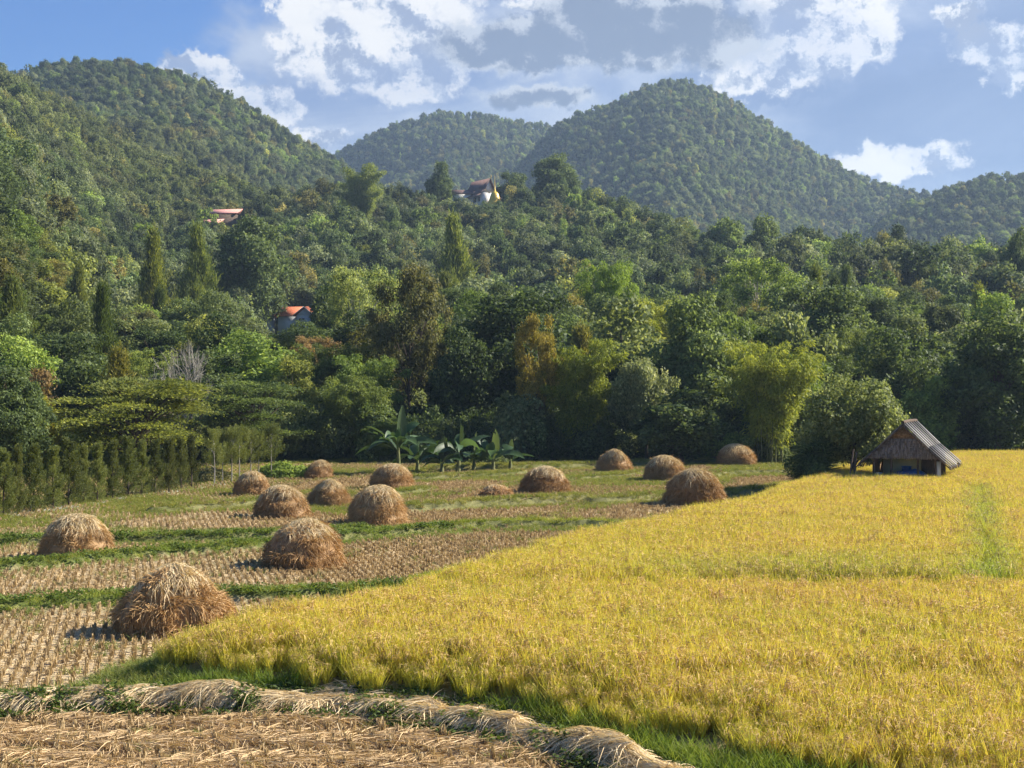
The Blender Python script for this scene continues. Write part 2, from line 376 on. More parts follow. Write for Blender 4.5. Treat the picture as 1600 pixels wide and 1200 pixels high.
M_STRAW = leafmat('straw', [(0, (.24, .135, .055)), (.5, (.48, .30, .135)), (1, (.68, .50, .27))], trans=.15, tinted=True)
M_PALE = leafmat('pale_straw', [(0, (.46, .34, .19)), (.5, (.68, .55, .34)), (1, (.82, .71, .48))], trans=.2, tinted=True)
def barkmat(name, a, b, sc=6):
    m, t = mat(name); tcx = t.new('ShaderNodeTexCoord').outputs['Object']
    nz = t.noise(t.v('MULTIPLY', tcx, (1, 1, .25)), sc, 5, .65)
    out(t, pbr(t, t.mix(t.ss(nz, .35, .65), a, b), .9, .1, nz, .03)); return m
M_BARK = barkmat('bark', (.06, .045, .032), (.15, .12, .09))
M_PBARK = barkmat('pale_bark', (.20, .175, .14), (.42, .39, .33))
M_CULM = barkmat('bamboo_culm', (.09, .11, .04), (.20, .20, .09))
# soil, grass floor and forest floor of the ground sheet
M_GROUND, t = mat('ground')
gp = t.new('ShaderNodeNewGeometry').outputs['Position']
big = t.noise(gp, .18, 4, .6); md = t.noise(gp, 1.6, 5, .65); fi = t.noise(gp, 14, 4, .7)
soil = t.ramp(t.m('ADD', t.m('MULTIPLY', fi, .7), t.m('MULTIPLY', md, .3)), [(.32, (.13, .088, .05)), (.43, (.36, .265, .155)), (.53, (.55, .43, .26)), (.75, (.66, .53, .35))])
soil = t.mix(t.m('MULTIPLY', t.ss(t.m('ADD', big, t.m('MULTIPLY', t.m('SUBTRACT', md, .5), .8)), .5, .68), .45), soil, (.17, .19, .06))
grs = t.ramp(t.m('ADD', t.m('MULTIPLY', fi, .5), t.m('MULTIPLY', md, .5)), [(.3, (.06, .08, .022)), (.5, (.11, .135, .035)), (.7, (.20, .20, .07))])
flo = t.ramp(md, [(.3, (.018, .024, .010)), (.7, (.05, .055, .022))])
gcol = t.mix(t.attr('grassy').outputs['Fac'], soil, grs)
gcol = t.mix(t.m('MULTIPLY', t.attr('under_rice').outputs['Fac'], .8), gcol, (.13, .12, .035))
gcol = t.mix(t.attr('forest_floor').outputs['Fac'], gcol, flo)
out(t, pbr(t, gcol, .95, .05, t.m('ADD', fi, md), .04))
def plain(name, a, b=None, sc=4, rough=.8, spec=.2, bd=.01, stretch=(1, 1, 1)):
    m, t = mat(name); tcx = t.new('ShaderNodeTexCoord').outputs['Object']
    nz = t.noise(t.v('MULTIPLY', tcx, stretch), sc, 5, .6)
    out(t, pbr(t, t.mix(t.ss(nz, .3, .7), a, b or a), rough, spec, nz, bd)); return m
# ------------------------------------------------------------------ ground sheet
angs = np.concatenate([np.linspace(-math.pi, -.55, 30)[:-1], np.linspace(-.55, -.36, 40)[:-1], np.linspace(-.36, .36, 620), np.linspace(.36, .55, 40)[1:], np.linspace(.55, math.pi, 30)[1:-1]])
rad = np.concatenate([[.3, 2, 5, 9, 13], np.geomspace(16, 112, 430), np.geomspace(112, 2600, 250)[1:]])
Rr, Aa = np.meshgrid(rad, angs, indexing='ij')
gx = Rr*np.sin(Aa); gy = Rr*np.cos(Aa)
def grassy_at(x, y):
    g = np.zeros(x.shape)
    for p, hw, bh in BUNDS:
        d, _ = seg_dist(x, y, p); g = np.maximum(g, 1-sstep(d+(nfbm(x, y, .8, 2, 31)-.5)*.5*hw, hw*.8, hw*1.25))
    tan = np.zeros(x.shape)
    for p in TAN:
        i = in_poly(x, y, p); d, _ = seg_dist(x, y, p+[p[0]])
        tan = np.maximum(tan, sstep(np.where(i, d, -d)+(nfbm(x, y, 1.4, 3, 77)-.5)*1.2, -.4, .5))
    base = np.where((y > 50) & (y < 125), .9-.6*sstep(nfbm(x*.5, y*1.3, 5, 3, 55), .42, .56), np.where(y > 29.5, .15, .0))
    g = np.maximum(g*np.where(y > 60, .9, 1), base*(1-tan))
    ri = in_poly(x, y, RICE); dr, _ = seg_dist(x, y, RICE+[RICE[0]])
    hwid = .35+1.4*sstep(y, 30, 60)*1.0 + .9*sstep(-y, -34, -27)
    g = np.maximum(g, (1-sstep(dr, hwid*.6, hwid*1.3))*(~ri))
    ds, _ = seg_dist(x, y, STRAW_BUND)
    behind = (ds < 1.6) & (y > 20)
    # between the straw bund and the rice the strip is all grass
    g = np.where(ri, .25, g)
    g = g*np.where((y > 50) & (ds > 3), .86, 1)
    g = np.maximum(g, 1-sstep(ds, .5, .75))
    return np.clip(g, 0, 1)
def front_strip(x, y):
    """1 between the straw covered bund and the rice / the front bund"""
    sbx = np.array([p[0] for p in STRAW_BUND]); sby = np.array([p[1] for p in STRAW_BUND])
    yb = np.interp(x, sbx, sby)
    ds, _ = seg_dist(x, y, STRAW_BUND)
    edge = np.interp(x, [-9, -5.6, -3.5, 20], [.8, 1.0, 3, 6])
    return ((y > yb) & (ds > .2) & (ds < edge) & (y < 31) & ~in_poly(x, y, RICE)).astype(float)
sel = (np.hypot(gx, gy) < 130) & (gy > 3)
gz = ground_h(gx, gy)
ga = np.zeros(gx.shape); gr_ = np.zeros(gx.shape)
ga[sel] = np.maximum(grassy_at(gx[sel], gy[sel]), front_strip(gx[sel], gy[sel])); gr_[sel] = in_poly(gx[sel], gy[sel], RICE)
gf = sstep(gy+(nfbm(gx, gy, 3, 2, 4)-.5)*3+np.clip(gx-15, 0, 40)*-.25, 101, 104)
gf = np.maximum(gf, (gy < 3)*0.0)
nR, nA = gx.shape; idx = np.arange(nR*nA).reshape(nR, nA); nx = np.roll(idx, -1, 1)
Fc = np.stack([idx[:-1], nx[:-1], nx[1:], idx[1:]], -1).reshape(-1, 4)[:, ::-1]
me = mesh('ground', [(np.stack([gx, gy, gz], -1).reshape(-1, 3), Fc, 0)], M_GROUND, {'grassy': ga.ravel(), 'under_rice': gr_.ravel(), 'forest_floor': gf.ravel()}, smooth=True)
obj('ground', me, kind='structure')
# ------------------------------------------------------------------ geometry-node scatter, only for what nobody could count
def protos(name, meshes):
    c = bpy.data.collections.new(name)
    for i, me in enumerate(meshes): c.objects.link(bpy.data.objects.new('%s_%02d' % (name, i), me))
    return c
def scatter(name, coll, pos, rot, scl, idx, tint, label, cat):
    n = len(pos); me = bpy.data.meshes.new(name); me.vertices.add(n); me.vertices.foreach_set('co', pos.astype(np.float32).ravel())
    for k, ty, a, f in (('r_', 'FLOAT_VECTOR', rot, 'vector'), ('s_', 'FLOAT_VECTOR', scl, 'vector'), ('i_', 'INT', idx, 'value'), ('tint', 'FLOAT_VECTOR', tint, 'vector')):
        at = me.attributes.new(k, ty, 'POINT'); at.data.foreach_set(f, (a.astype(np.int32) if ty == 'INT' else a.astype(np.float32)).ravel())
    ng = bpy.data.node_groups.new(name, 'GeometryNodeTree')
    ng.interface.new_socket('Geometry', in_out='INPUT', socket_type='NodeSocketGeometry'); ng.interface.new_socket('Geometry', in_out='OUTPUT', socket_type='NodeSocketGeometry')
    N = ng.nodes; Lk = ng.links
    gi = N.new('NodeGroupInput'); go = N.new('NodeGroupOutput'); ip = N.new('GeometryNodeInstanceOnPoints'); ci = N.new('GeometryNodeCollectionInfo')
    ci.inputs['Collection'].default_value = coll; ci.inputs['Separate Children'].default_value = True; ci.inputs['Reset Children'].default_value = True
    def na(k, ty):
        q = N.new('GeometryNodeInputNamedAttribute'); q.data_type = ty; q.inputs['Name'].default_value = k; return q.outputs['Attribute']
    e2 = N.new('FunctionNodeEulerToRotation'); Lk.new(na('r_', 'FLOAT_VECTOR'), e2.inputs[0])
    Lk.new(gi.outputs[0], ip.inputs['Points']); Lk.new(ci.outputs[0], ip.inputs['Instance']); ip.inputs['Pick Instance'].default_value = True
    Lk.new(na('i_', 'INT'), ip.inputs['Instance Index']); Lk.new(e2.outputs[0], ip.inputs['Rotation']); Lk.new(na('s_', 'FLOAT_VECTOR'), ip.inputs['Scale'])
    Lk.new(ip.outputs[0], go.inputs[0])
    o = obj(name, me, label=label, cat=cat, kind='stuff'); md_ = o.modifiers.new('scatter', 'NODES'); md_.node_group = ng
    return o
def jgrid(x0, x1, y0, y1, s, jit=.5, rng=rg):
    X, Y = np.meshgrid(np.arange(x0, x1, s), np.arange(y0, y1, s)); X = X.ravel(); Y = Y.ravel()
    return X+(rng.random(X.shape)-.5)*s*jit*2, Y+(rng.random(X.shape)-.5)*s*jit*2
def inview(x, y, m_=1.5): return (np.abs(x) < y*.3478+m_) & (y > 17)
def zrot(n, tilt=.08, rng=rg): return np.stack([rng.normal(0, tilt, n), rng.normal(0, tilt, n), rng.random(n)*6.283], 1)
def ones(n, s): return np.repeat(s[:, None], 3, 1)
white = lambda n: np.ones((n, 3))
# ---- rice
def rice_patch(seed, hills=5, size=.52):
    r = np.random.default_rng(seed); parts = []
    c = (r.random((hills, 2))-.5)*size
    nb = 32; P0 = np.repeat(c, nb, 0)+r.normal(0, .025, (hills*nb, 2)); n = len(P0)
    P0 = np.concatenate([P0, np.zeros((n, 1))], 1); a = r.random(n)*6.283; t_ = np.abs(r.normal(0, .22, n))+.04
    D = unit(np.stack([np.cos(a)*t_, np.sin(a)*t_, np.ones(n)], 1)); L = r.uniform(.55, .93, n)
    b = np.stack([np.cos(a)*.10, np.sin(a)*.10, -np.abs(r.normal(0, .05, n))], 1)
    V, Fc, q = ribbons(P0, D, L, .014, b, 3, [.8, 1.0, .9, .15], rng=r); parts.append((V, Fc, 0, q))
    npn = 11*hills; c2 = np.repeat(c, 11, 0); a = r.random(npn)*6.283; t_ = r.uniform(.03, .2, npn)
    top = np.stack([c2[:, 0]+np.cos(a)*t_, c2[:, 1]+np.sin(a)*t_, r.uniform(.52, .76, npn)], 1)
    # drooping panicles: short chains of plump grains
    D = unit(np.stack([np.cos(a)*.8, np.sin(a)*.8, np.full(npn, .35)], 1))
    for k in range(3):
        V, Fc, q = ribbons(top+r.normal(0, .012, (npn, 3)), unit(D+r.normal(0, .25, (npn, 3))), r.uniform(.11, .19, npn), .014, np.stack([0*a, 0*a, -r.uniform(.08, .17, npn)], 1), 2, [.5, 1., .4], rng=r)
        parts.append((V, Fc, 1, q))
    return mesh('rice', parts, [M_RICE, M_GRAIN])
x, y = jgrid(-8, 45, 17, 100, .37)
k = in_poly(x, y, RICE) & inview(x, y, 3); x, y = x[k], y[k]
d34 = np.abs(y-34.2-(x-5)*.02); k = ~((d34 < .28) & (x > 1.5)); x, y = x[k], y[k]
dp, _ = seg_dist(x, y, [(11.1, 34.3), (20, 63)]); k = dp > .20+.1*vnoise(x, y, 3); x, y = x[k], y[k]
HUT = G(1414, 738, 1.22); HUTD = HUT[1]
hx, hy = 613/F*70, 70.0; ha = R(24)
lx = (x-hx)*math.cos(ha)-(y-hy)*math.sin(ha); ly = (x-hx)*math.sin(ha)+(y-hy)*math.cos(ha)
k = ~((np.abs(lx) < 1.75) & (ly > -.35) & (ly < 4.2)); x, y = x[k], y[k]
n = len(x); z = ground_h(x, y, False)
dr, _ = seg_dist(x, y, RICE+[RICE[0]])
yb = sstep(y, 34.3, 34.8)*(1-sstep(y, 35.5, 40))*sstep(x, 0, 5)       # greener strip behind the terrace step
edge = (1-sstep(dr, .1, .9))*(y < 31)
gn = np.clip(.30*yb+.18*edge+.7*(1-sstep(dp[k] if False else seg_dist(x, y, [(11.1, 34.3), (20, 63)])[0], .2, .8)), 0, 1)
big_ = sstep(nfbm(x, y, 7, 3, 91), .35, .65)*.5+sstep(y, 26, 33)*.35*(y < 34)+.25*(y > 60)
tint = np.stack([.95-.36*gn+.0*big_, 1-.10*gn-.07*big_, 0.88-.15*gn+.15*big_], 1)
sc_ = rg.uniform(.80, 1.04, n)*(1-.42*(1-sstep(dr+(nfbm(x, y, .8, 2, 4)-.5)*1.0, .0, 1.3)))*(.93+.14*nfbm(x, y, 2.5, 2, 14))*np.where(y < 24, .9, 1)
scatter('rice', protos('rice_patch', [rice_patch(s) for s in range(8)]), np.stack([x, y, z-.02], 1), zrot(n, .05), ones(n, sc_), rg.integers(0, 8, n), tint, 'ripe golden rice standing in the large field on the right', 'rice')
print('rice', n)
# ---- grass, weeds
def grass_patch(seed, nb=70, size=.36, h=(.08, .24), w=.011):
    r = np.random.default_rng(seed); P0 = np.concatenate([(r.random((nb, 2))-.5)*size, np.zeros((nb, 1))], 1); a = r.random(nb)*6.283; t_ = np.abs(r.normal(0, .4, nb))
    D = unit(np.stack([np.cos(a)*t_, np.sin(a)*t_, np.ones(nb)], 1)); L = r.uniform(*h, nb)
    V, Fc, q = ribbons(P0, D, L, w, np.stack([np.cos(a)*.08, np.sin(a)*.08, -.06*np.ones(nb)], 1), 2, [1, .8, .1], rng=r)
    return mesh('grass', [(V, Fc, 0, q)], M_GRASS)
def weed_patch(seed, nb=60, size=.35, h=.13):
    r = np.random.default_rng(seed); P0 = np.concatenate([(r.random((nb, 2))-.5)*size, r.random((nb, 1))*h], 1)
    A = unit(r.normal(size=(nb, 3))*[1, 1, .4]); N = unit(r.normal(size=(nb, 3))*.6+[0, 0, 1])
    V, Fc, q = leafset(P0, A, N, r.uniform(.05, .10, nb), .05, rng=r); return mesh('weeds', [(V, Fc, 0, q)], M_WEED)
gl = [grass_patch(100+s) for s in range(5)]+[weed_patch(s) for s in range(3)]+[grass_patch(110+s, 60, .34, (.2, .42), .012) for s in range(4)]
GC = protos('grass_patch', gl)
X = []; Y = []
for (y0, y1, s) in ((17, 34, .19), (34, 55, .22), (55, 108, .31)):
    a, b = jgrid(-42, 42, y0, y1, s); k = inview(a, b, 1.5); a, b = a[k], b[k]
    g = np.maximum(grassy_at(a, b), front_strip(a, b)); g = np.where(in_poly(a, b, RICE), 0, g)
    r_ = a-.35*b
    g = np.where((b > 101+np.clip(a-15, 0, 40)*.25), g*.35, g)
    k = rg.random(len(a)) < g*1.15; X.append(a[k]); Y.append(b[k])
# the green strips inside the rice
a, b = jgrid(1.5, 22, 33.6, 34.8, .16); k = np.abs(b-34.2-(a-5)*.02) < .32; X.append(a[k]); Y.append(b[k])
tt = rg.random(1500); X.append(11.1+8.9*tt+rg.normal(0, .13, 1500)); Y.append(34.3+28.7*tt+rg.normal(0, .1, 1500))
# sparse green among the stubble
a, b = jgrid(-25, 10, 18, 62, .6); k = inview(a, b) & ~in_poly(a, b, RICE) & (rg.random(len(a)) < .22); X.append(a[k]); Y.append(b[k])
x = np.concatenate(X); y = np.concatenate(Y)
_, _ = 0, 0
ds, _ = seg_dist(x, y, STRAW_BUND); k = ~((ds < .30)) ; x, y = x[k], y[k]
sa = np.array(STRAW_BUND); ca = np.concatenate([[0], np.cumsum(np.hypot(*np.diff(sa, axis=0).T))]); s_ = rg.random(900)*ca[-1]; bx = np.interp(s_, ca, sa[:, 0])+rg.normal(0, .1, 900); by = np.interp(s_, ca, sa[:, 1])-rg.uniform(-.15, .6, 900)
k = (vnoise(s_*1.6, 0*s_, 15) > .5-.12*(bx < -3)) & (rg.random(900) < np.where(bx < -2, .45, .15)); x = np.concatenate([x, bx[k]]); y = np.concatenate([y, by[k]]); n = len(x)
z = ground_h(x, y, False)
bd = np.full(n, 9.); 
for p, hw, bh in BUNDS[:3]: bd = np.minimum(bd, seg_dist(x, y, p)[0]/hw)
ob = (seg_dist(x, y, STRAW_BUND)[0] < .62) & (y < 27); fs = (front_strip(x, y) > .5) & ~ob; dr, _ = seg_dist(x, y, RICE+[RICE[0]]); eb = (dr < 1.8) & (y > 30) & (y < 70)
pth = in_poly(x, y, RICE)
ii = rg.integers(0, 5, n); wk = (bd < 1.2) & (rg.random(n) < .55) & (y < 55); ii[wk] = rg.integers(5, 8, wk.sum())
tall = (fs | pth | (eb & (rg.random(n) < .5))) & (rg.random(n) < .75); ii[tall] = rg.integers(8, 12, tall.sum())
tint = np.ones((n, 3))*rg.uniform(.8, 1.12, (n, 1)); lush = (bd < 1.3); tint[lush] *= (1.2, 1.25, .9); tint[eb & ~lush] *= (.72, .78, .95); tint[fs] *= (.85, 1.0, .6); tint[ob] *= (.85, .9, .7); ii[ob] = rg.integers(5, 8, ob.sum()); tint[pth] *= (.55, .75, .6)
far = y > 55; tint[far] *= (1.12, 1.02, .85)
scl = rg.uniform(.75, 1.25, n)*np.where(y > 60, 1.15, 1)
scatter('grass', GC, np.stack([x, y, z-.01], 1), zrot(n, .1), ones(n, scl), ii, tint, 'green and drying grass on the field banks and terraces', 'grass')
print('grass', n)
# ---- stubble in rows
def stub(seed):
    r = np.random.default_rng(seed); nb = 20; P0 = np.concatenate([r.normal(0, .020, (nb, 2)), np.zeros((nb, 1))], 1); a = r.random(nb)*6.283; t_ = np.abs(r.normal(0, .16, nb))
    D = unit(np.stack([np.cos(a)*t_, np.sin(a)*t_, np.ones(nb)], 1))
    V, Fc, q = ribbons(P0, D, r.uniform(.09, .16, nb), .018, (0, 0, 0), 1, [1, .8], rng=r)
    nl = 9; P1 = np.concatenate([r.normal(0, .10, (nl, 2)), np.full((nl, 1), .015)], 1); a = r.random(nl)*6.283
    V2, F2, q2 = ribbons(P1, np.stack([np.cos(a), np.sin(a), 0*a+.05], 1), r.uniform(.1, .25, nl), .012, (0, 0, 0), 1, [1, .7], rng=r)
    return mesh('stubble', [(V, Fc, 0, q*.62), (V2, F2, 0, q2*.4+.55)], M_STUB)
th = R(14); s = .215
U, Vv = np.meshgrid(np.arange(-60, 60, s), np.arange(-10, 125, s*1.12)); U = U.ravel(); Vv = Vv.ravel()
wob = .8*np.sin(U*.09+Vv*.03)+1.2*(nfbm(U, Vv, 16, 2, 5)-.5)
x = U*math.cos(th)-(Vv+wob)*math.sin(th); y = U*math.sin(th)+(Vv+wob)*math.cos(th)
k = inview(x, y) & (y < 100); x, y = x[k], y[k]; n = len(x); x = x+rg.normal(0, .014, n); y = y+rg.normal(0, .014, n)
g = grassy_at(x, y); sb = np.interp(x, [p[0] for p in STRAW_BUND], [p[1] for p in STRAW_BUND])
ds, _ = seg_dist(x, y, STRAW_BUND)
k = ~in_poly(x, y, RICE) & (front_strip(x, y) < .5) & (ds > .45) & (rg.random(n) > g*1.15) & (rg.random(n) < np.where(y > 60, .8, .96))
x, y = x[k], y[k]; n = len(x); z = ground_h(x, y, False)
scatter('stubble', protos('stubble_tuft', [stub(s_) for s_ in range(8)]), np.stack([x, y, z-.01], 1), zrot(n, .1), ones(n, rg.uniform(.75, 1.3, n)), rg.integers(0, 8, n), white(n), 'cut rice stubble in rows on the harvested terraces', 'stubble')
print('stubble', n)
# ------------------------------------------------------------------ foliage builders
def shell(C, Rr_, n, r, lo=.7, up=.25):
    """n points on the skins of ellipsoids C (k,3), Rr_ (k,3)"""
    vol = (Rr_[:, 0]*Rr_[:, 1]+Rr_[:, 0]*Rr_[:, 2]); k = r.choice(len(C), n, p=vol/vol.sum())
    d = unit(r.normal(size=(n, 3))+[0, 0, up]); q = r.uniform(lo, 1.05, n)[:, None]
    return C[k]+d*Rr_[k]*q, d, k
def clump_leaves(C, Rr_, n, r, L, flat=.35, lo=.7, up=.25, wr=.6, hang=.25):
    Pp, d, k = shell(C, Rr_, n, r, lo, up)
    N = unit(d*.9+r.normal(size=(n, 3))*flat*1.5+[0, 0, .35]); A = unit(np.cross(N, r.normal(size=(n, 3)))+[0, 0, -hang]); 
    l = L*r.uniform(.65, 1.3, n)
    V, Fc, q = leafset(Pp, A, N, l, l*wr, rng=r)
    kr = r.random(len(C)); return V, Fc, np.clip(q*.6+kr[k]*.4, 0, 1)
def limbs(C, trunk_top, r, base_r, z0=0, lean=(0, 0), every=1, k=5, thin=.03):
    """a tapered trunk and limbs that reach into the clumps"""
    parts = []; H = trunk_top; m_ = 7
    tp = np.array([[lean[0]*t*t+math.sin(t*5+H)*.12*t, lean[1]*t*t+math.cos(t*4)*.1*t, z0+(H-z0)*t] for t in np.linspace(0, 1, m_)])
    parts.append((*tube(tp, base_r*np.linspace(1.15, .45, m_)**1.0, 8), 0))
    for c in C[::every]:
        t = np.clip((c[2]*.55-z0)/(H-z0), .25, 1.0)*.95; j = t*(m_-1); i = int(min(j, m_-2)); s = tp[i]+(tp[i+1]-tp[i])*(j-i)
        mid = (s+c)/2+np.array([0, 0, .10*np.linalg.norm(c-s)])+r.normal(0, .12, 3)
        parts.append((*tube([s, s*.6+mid*.4, mid, mid*.4+c*.6, c], base_r*np.array([.42, .34, .25, .16, .06]), k), 0))
    return parts
def bushy(seed, H, Wd, K, n, L, shape='round', low=.18, cr=.24, flat=.35, trunk=.2):
    r = np.random.default_rng(seed); C = []; cz = H*(low+1)/2; rz = H*(1-low)/2
    while len(C) < K:
        d = unit(r.normal(size=3)); q = r.uniform(.35, .92)
        p = np.array([d[0]*Wd/2*q, d[1]*Wd/2*q, cz+d[2]*rz*q])
        t = (p[2]/H-low)/(1-low)
        if shape == 'spire': lim = (1-t)**.8
        elif shape == 'umbrella': lim = .35+.75*t
        elif shape == 'egg': lim = 1.0-.45*abs(t-.4)*2
        else: lim = 1
        if math.hypot(p[0], p[1]) > Wd/2*lim: continue
        C.append(p)
    C = np.array(C); s = Wd*cr*r.uniform(.4, 1.45, (K, 1)); Rr_ = s*np.array([[1, 1, .72]])*r.uniform(.8, 1.2, (K, 3))
    Rr_[:, 2] = np.minimum(Rr_[:, 2], H*.16)
    g = clump_leaves(C, Rr_, n, r, L, flat)
    # loose sprigs that break the outline
    o = r.choice(K, K*3); dd = unit(r.normal(size=(K*3, 3))+[0, 0, .3]); C2 = C[o]+dd*Rr_[o]*1.12; g2 = clump_leaves(C2, np.full((K*3, 3), L*2.2), n//5, r, L*.9, .6, lo=.1)
    return mesh('crown', [(*g[:2], 0, g[2]), (*g2[:2], 0, g2[2])], M_LEAF), mesh('trunk', limbs(C, H*.72, r, trunk, every=2), M_BARK)
def airy(seed, H, Wd, n, L, bark, leafm, K=70, low=.4):
    """open crown whose branches show through"""
    r = np.random.default_rng(seed); C = []
    while len(C) < K:
        d = unit(r.normal(size=3)); q = r.uniform(.55, 1.0)
        C.append([d[0]*Wd/2*q, d[1]*Wd/2*q, H*(low+1)/2+d[2]*H*(1-low)/2*q])
    C = np.array(C); s = Wd*.10*r.uniform(.6, 1.3, (K, 1)); Rr_ = s*np.array([[1, 1, .8]])
    g = clump_leaves(C, Rr_, n, r, L, .8, lo=.1)
    return mesh('crown', [(*g[:2], 0, g[2])], leafm), mesh('trunk', limbs(C, H*.8, r, .12, every=2, k=4), bark)
def layered(seed, H, Wd, n, L, K=46):
    """flat sprays one over another, tips turned up"""
    r = np.random.default_rng(seed); C = []; 
    for i in range(K):
        a = r.random()*6.283; t = (i+.5)/K; q = math.sqrt(max(0, 1-(t*1.02-.12)**2))*r.uniform(.35, .95)
        C.append([math.cos(a)*Wd/2*q, math.sin(a)*Wd/2*q, H*(.30+.62*t)-q*.3])
    C = np.array(C); kk = r.choice(K, n); u = r.normal(size=(n, 2))*.55; rad_ = Wd*.15
    Pp = C[kk]+np.stack([u[:, 0]*rad_, u[:, 1]*rad_, r.normal(0, .09, n)-.10*(u**2).sum(1)*rad_], 1)
    out_ = unit(np.stack([C[kk, 0], C[kk, 1], np.full(n, .5)], 1)); N = unit(r.normal(size=(n, 3))*.35+[0, 0, 1]-out_*.2)
    A = unit(out_+r.normal(size=(n, 3))*.6); l = L*r.uniform(.7, 1.3, n); V, Fc, q = leafset(Pp, A, N, l, l*.5, rng=r)
    return mesh('crown', [(V, Fc, 0, np.clip(q*.7+r.random(K)[kk]*.3, 0, 1))], M_LEAF), mesh('trunk', limbs(C, H*.75, r, .28, every=1, k=5), M_BARK)
def bamboo(seed, H, Wd, n, culms=34, twigs=15, L=.30):
    r = np.random.default_rng(seed); tp = []; cp = []; dr_ = []
    for i in range(culms):
        a = r.random()*6.283; b = r.uniform(.1, Wd*.13); h = H*r.uniform(.55, 1.0); sp_ = Wd*.44*r.uniform(.2, 1.0)
        t = np.linspace(0, 1, 9); bx_ = b+sp_*t**2.6; zz = h*np.sin(np.minimum(t*1.18, 1.5)*1.05)/math.sin(1.18*1.05 if 1.18*1.05 < 1.57 else 1.5)*.98
        zz = h*(t-.16*t**5)
        pts = np.stack([np.cos(a)*bx_, np.sin(a)*bx_, zz], 1); cp.append((*tube(pts, .045*np.linspace(1, .25, 9), 4), 0))
        for j in range(twigs):
            q = r.uniform(.16, 1.0)**.75; f = q*8; k0 = int(min(f, 7)); p = pts[k0]+(pts[k0+1]-pts[k0])*(f-k0); tp.append(p+r.normal(0, .28, 3)*[1, 1, .5]); dr_.append(r.uniform(.35, .8)*(1.15-.5*q))
    tp = np.array(tp); s = np.array(dr_)[:, None]*np.array([[.85, .85, 1.0]])*Wd/6
    k = r.choice(len(tp), n); d = unit(r.normal(size=(n, 3))); Pp = tp[k]+d*s[k]*r.uniform(.2, 1, (n, 1))**.6
    A = unit(d*[.8, .8, 0]+r.normal(size=(n, 3))*.4+[0, 0, -.75]); N = unit(r.normal(size=(n, 3))+[0, 0, .6]); l = L*r.uniform(.6, 1.3, n)
    V, Fc, q = leafset(Pp, A, N, l, l*.24, rng=r)
    return mesh('foliage', [(V, Fc, 0, np.clip(q*.6+.4*r.random(len(tp))[k], 0, 1))], M_BAM), mesh('culms', cp, M_CULM)
def feather(seed, H, Wd, n):
    r = np.random.default_rng(seed); K = 70; t = (np.arange(K)+.5)/K; a = r.random(K)*6.283; q = (np.sin(np.clip(t*1.15+.12, 0, 1)**.8*math.pi)**.6*.5+.08)*Wd*r.uniform(.15, 1.25, K)*.8
    C = np.stack([np.cos(a)*q, np.sin(a)*q, H*(.12+.86*t)], 1); k = r.choice(K, n)
    Pp = C[k]+r.normal(size=(n, 3))*[.32, .32, .55]*(Wd/4.5); A = unit(np.stack([np.cos(a[k])*.35, np.sin(a[k])*.35, np.full(n, 1.)], 1)+r.normal(size=(n, 3))*.35); l = r.uniform(.25, .6, n)
    V, Fc, qq = leafset(Pp, A, unit(r.normal(size=(n, 3))), l, l*.16, rng=r)
    return mesh('crown', [(V, Fc, 0, qq)], M_BAM), mesh('trunk', limbs(C[::4], H*.93, r, .16, k=4), M_BARK)
def cypress(seed, H=3.0, Wd=1.05, n=17000, bare=.02, cone=True, flames=115):
    r = np.random.default_rng(seed); K = flames; t = r.random(K)**.9; t[:14] = r.uniform(.86, 1.10, 14); a = r.random(K)*6.283
    prof = np.interp(t, [0, .15, .45, .75, 1], [.6, 1, .78, .30, .0]) if cone else np.interp(t, [0, .3, .7, 1], [.55, 1, .9, .3])
    q = prof*Wd/2*np.where(r.random(K) < .4, r.uniform(.08, .5, K), r.uniform(.5, .9, K)); B = np.stack([np.cos(a)*q, np.sin(a)*q, H*(bare+(.88-bare)*t)], 1)
    D = unit(np.stack([np.cos(a+.6)*.38, np.sin(a+.6)*.38, np.full(K, 1.)], 1)+r.normal(size=(K, 3))*.12); Ln = H*r.uniform(.10, .21, K)*(1-.3*t)
    k = r.choice(K, n, p=Ln/Ln.sum()); s = r.random(n); wd = .085*Wd*np.sin(np.clip(s*.85+.15, 0, 1)*math.pi)**.7+.01
    d = unit(r.normal(size=(n, 3))); Pp = B[k]+D[k]*(Ln[k]*s)[:, None]+d*wd[:, None]+np.stack([np.cos(a[k]), np.sin(a[k]), 0*s], 1)*(.10*Wd*s*s)[:, None]
    A = unit(D[k]+d*.7+r.normal(size=(n, 3))*.3); l = r.uniform(.035, .075, n)*(H/3); V, Fc, qq = leafset(Pp, A, unit(d+r.normal(size=(n, 3))*.5), l, l*.5, rng=r)
    tr = tube([[0, 0, 0], [.01, .02, H*.3], [-.02, 0, H*.6], [0, 0, H*.92]], [.045*H/3, .04*H/3, .025*H/3, .01], 6)
    br = [(*tube([[0, 0, B[i, 2]*.8], B[i]*[.5, .5, .93], B[i]], [.018, .013, .006], 4), 0) for i in range(0, K, 5)]
    return mesh('foliage', [(V, Fc, 0, np.clip(qq*.6+.4*r.random(K)[k], 0, 1))], M_CYP), mesh('trunk', [(*tr, 0)]+br, M_PBARK if not cone else M_BARK)
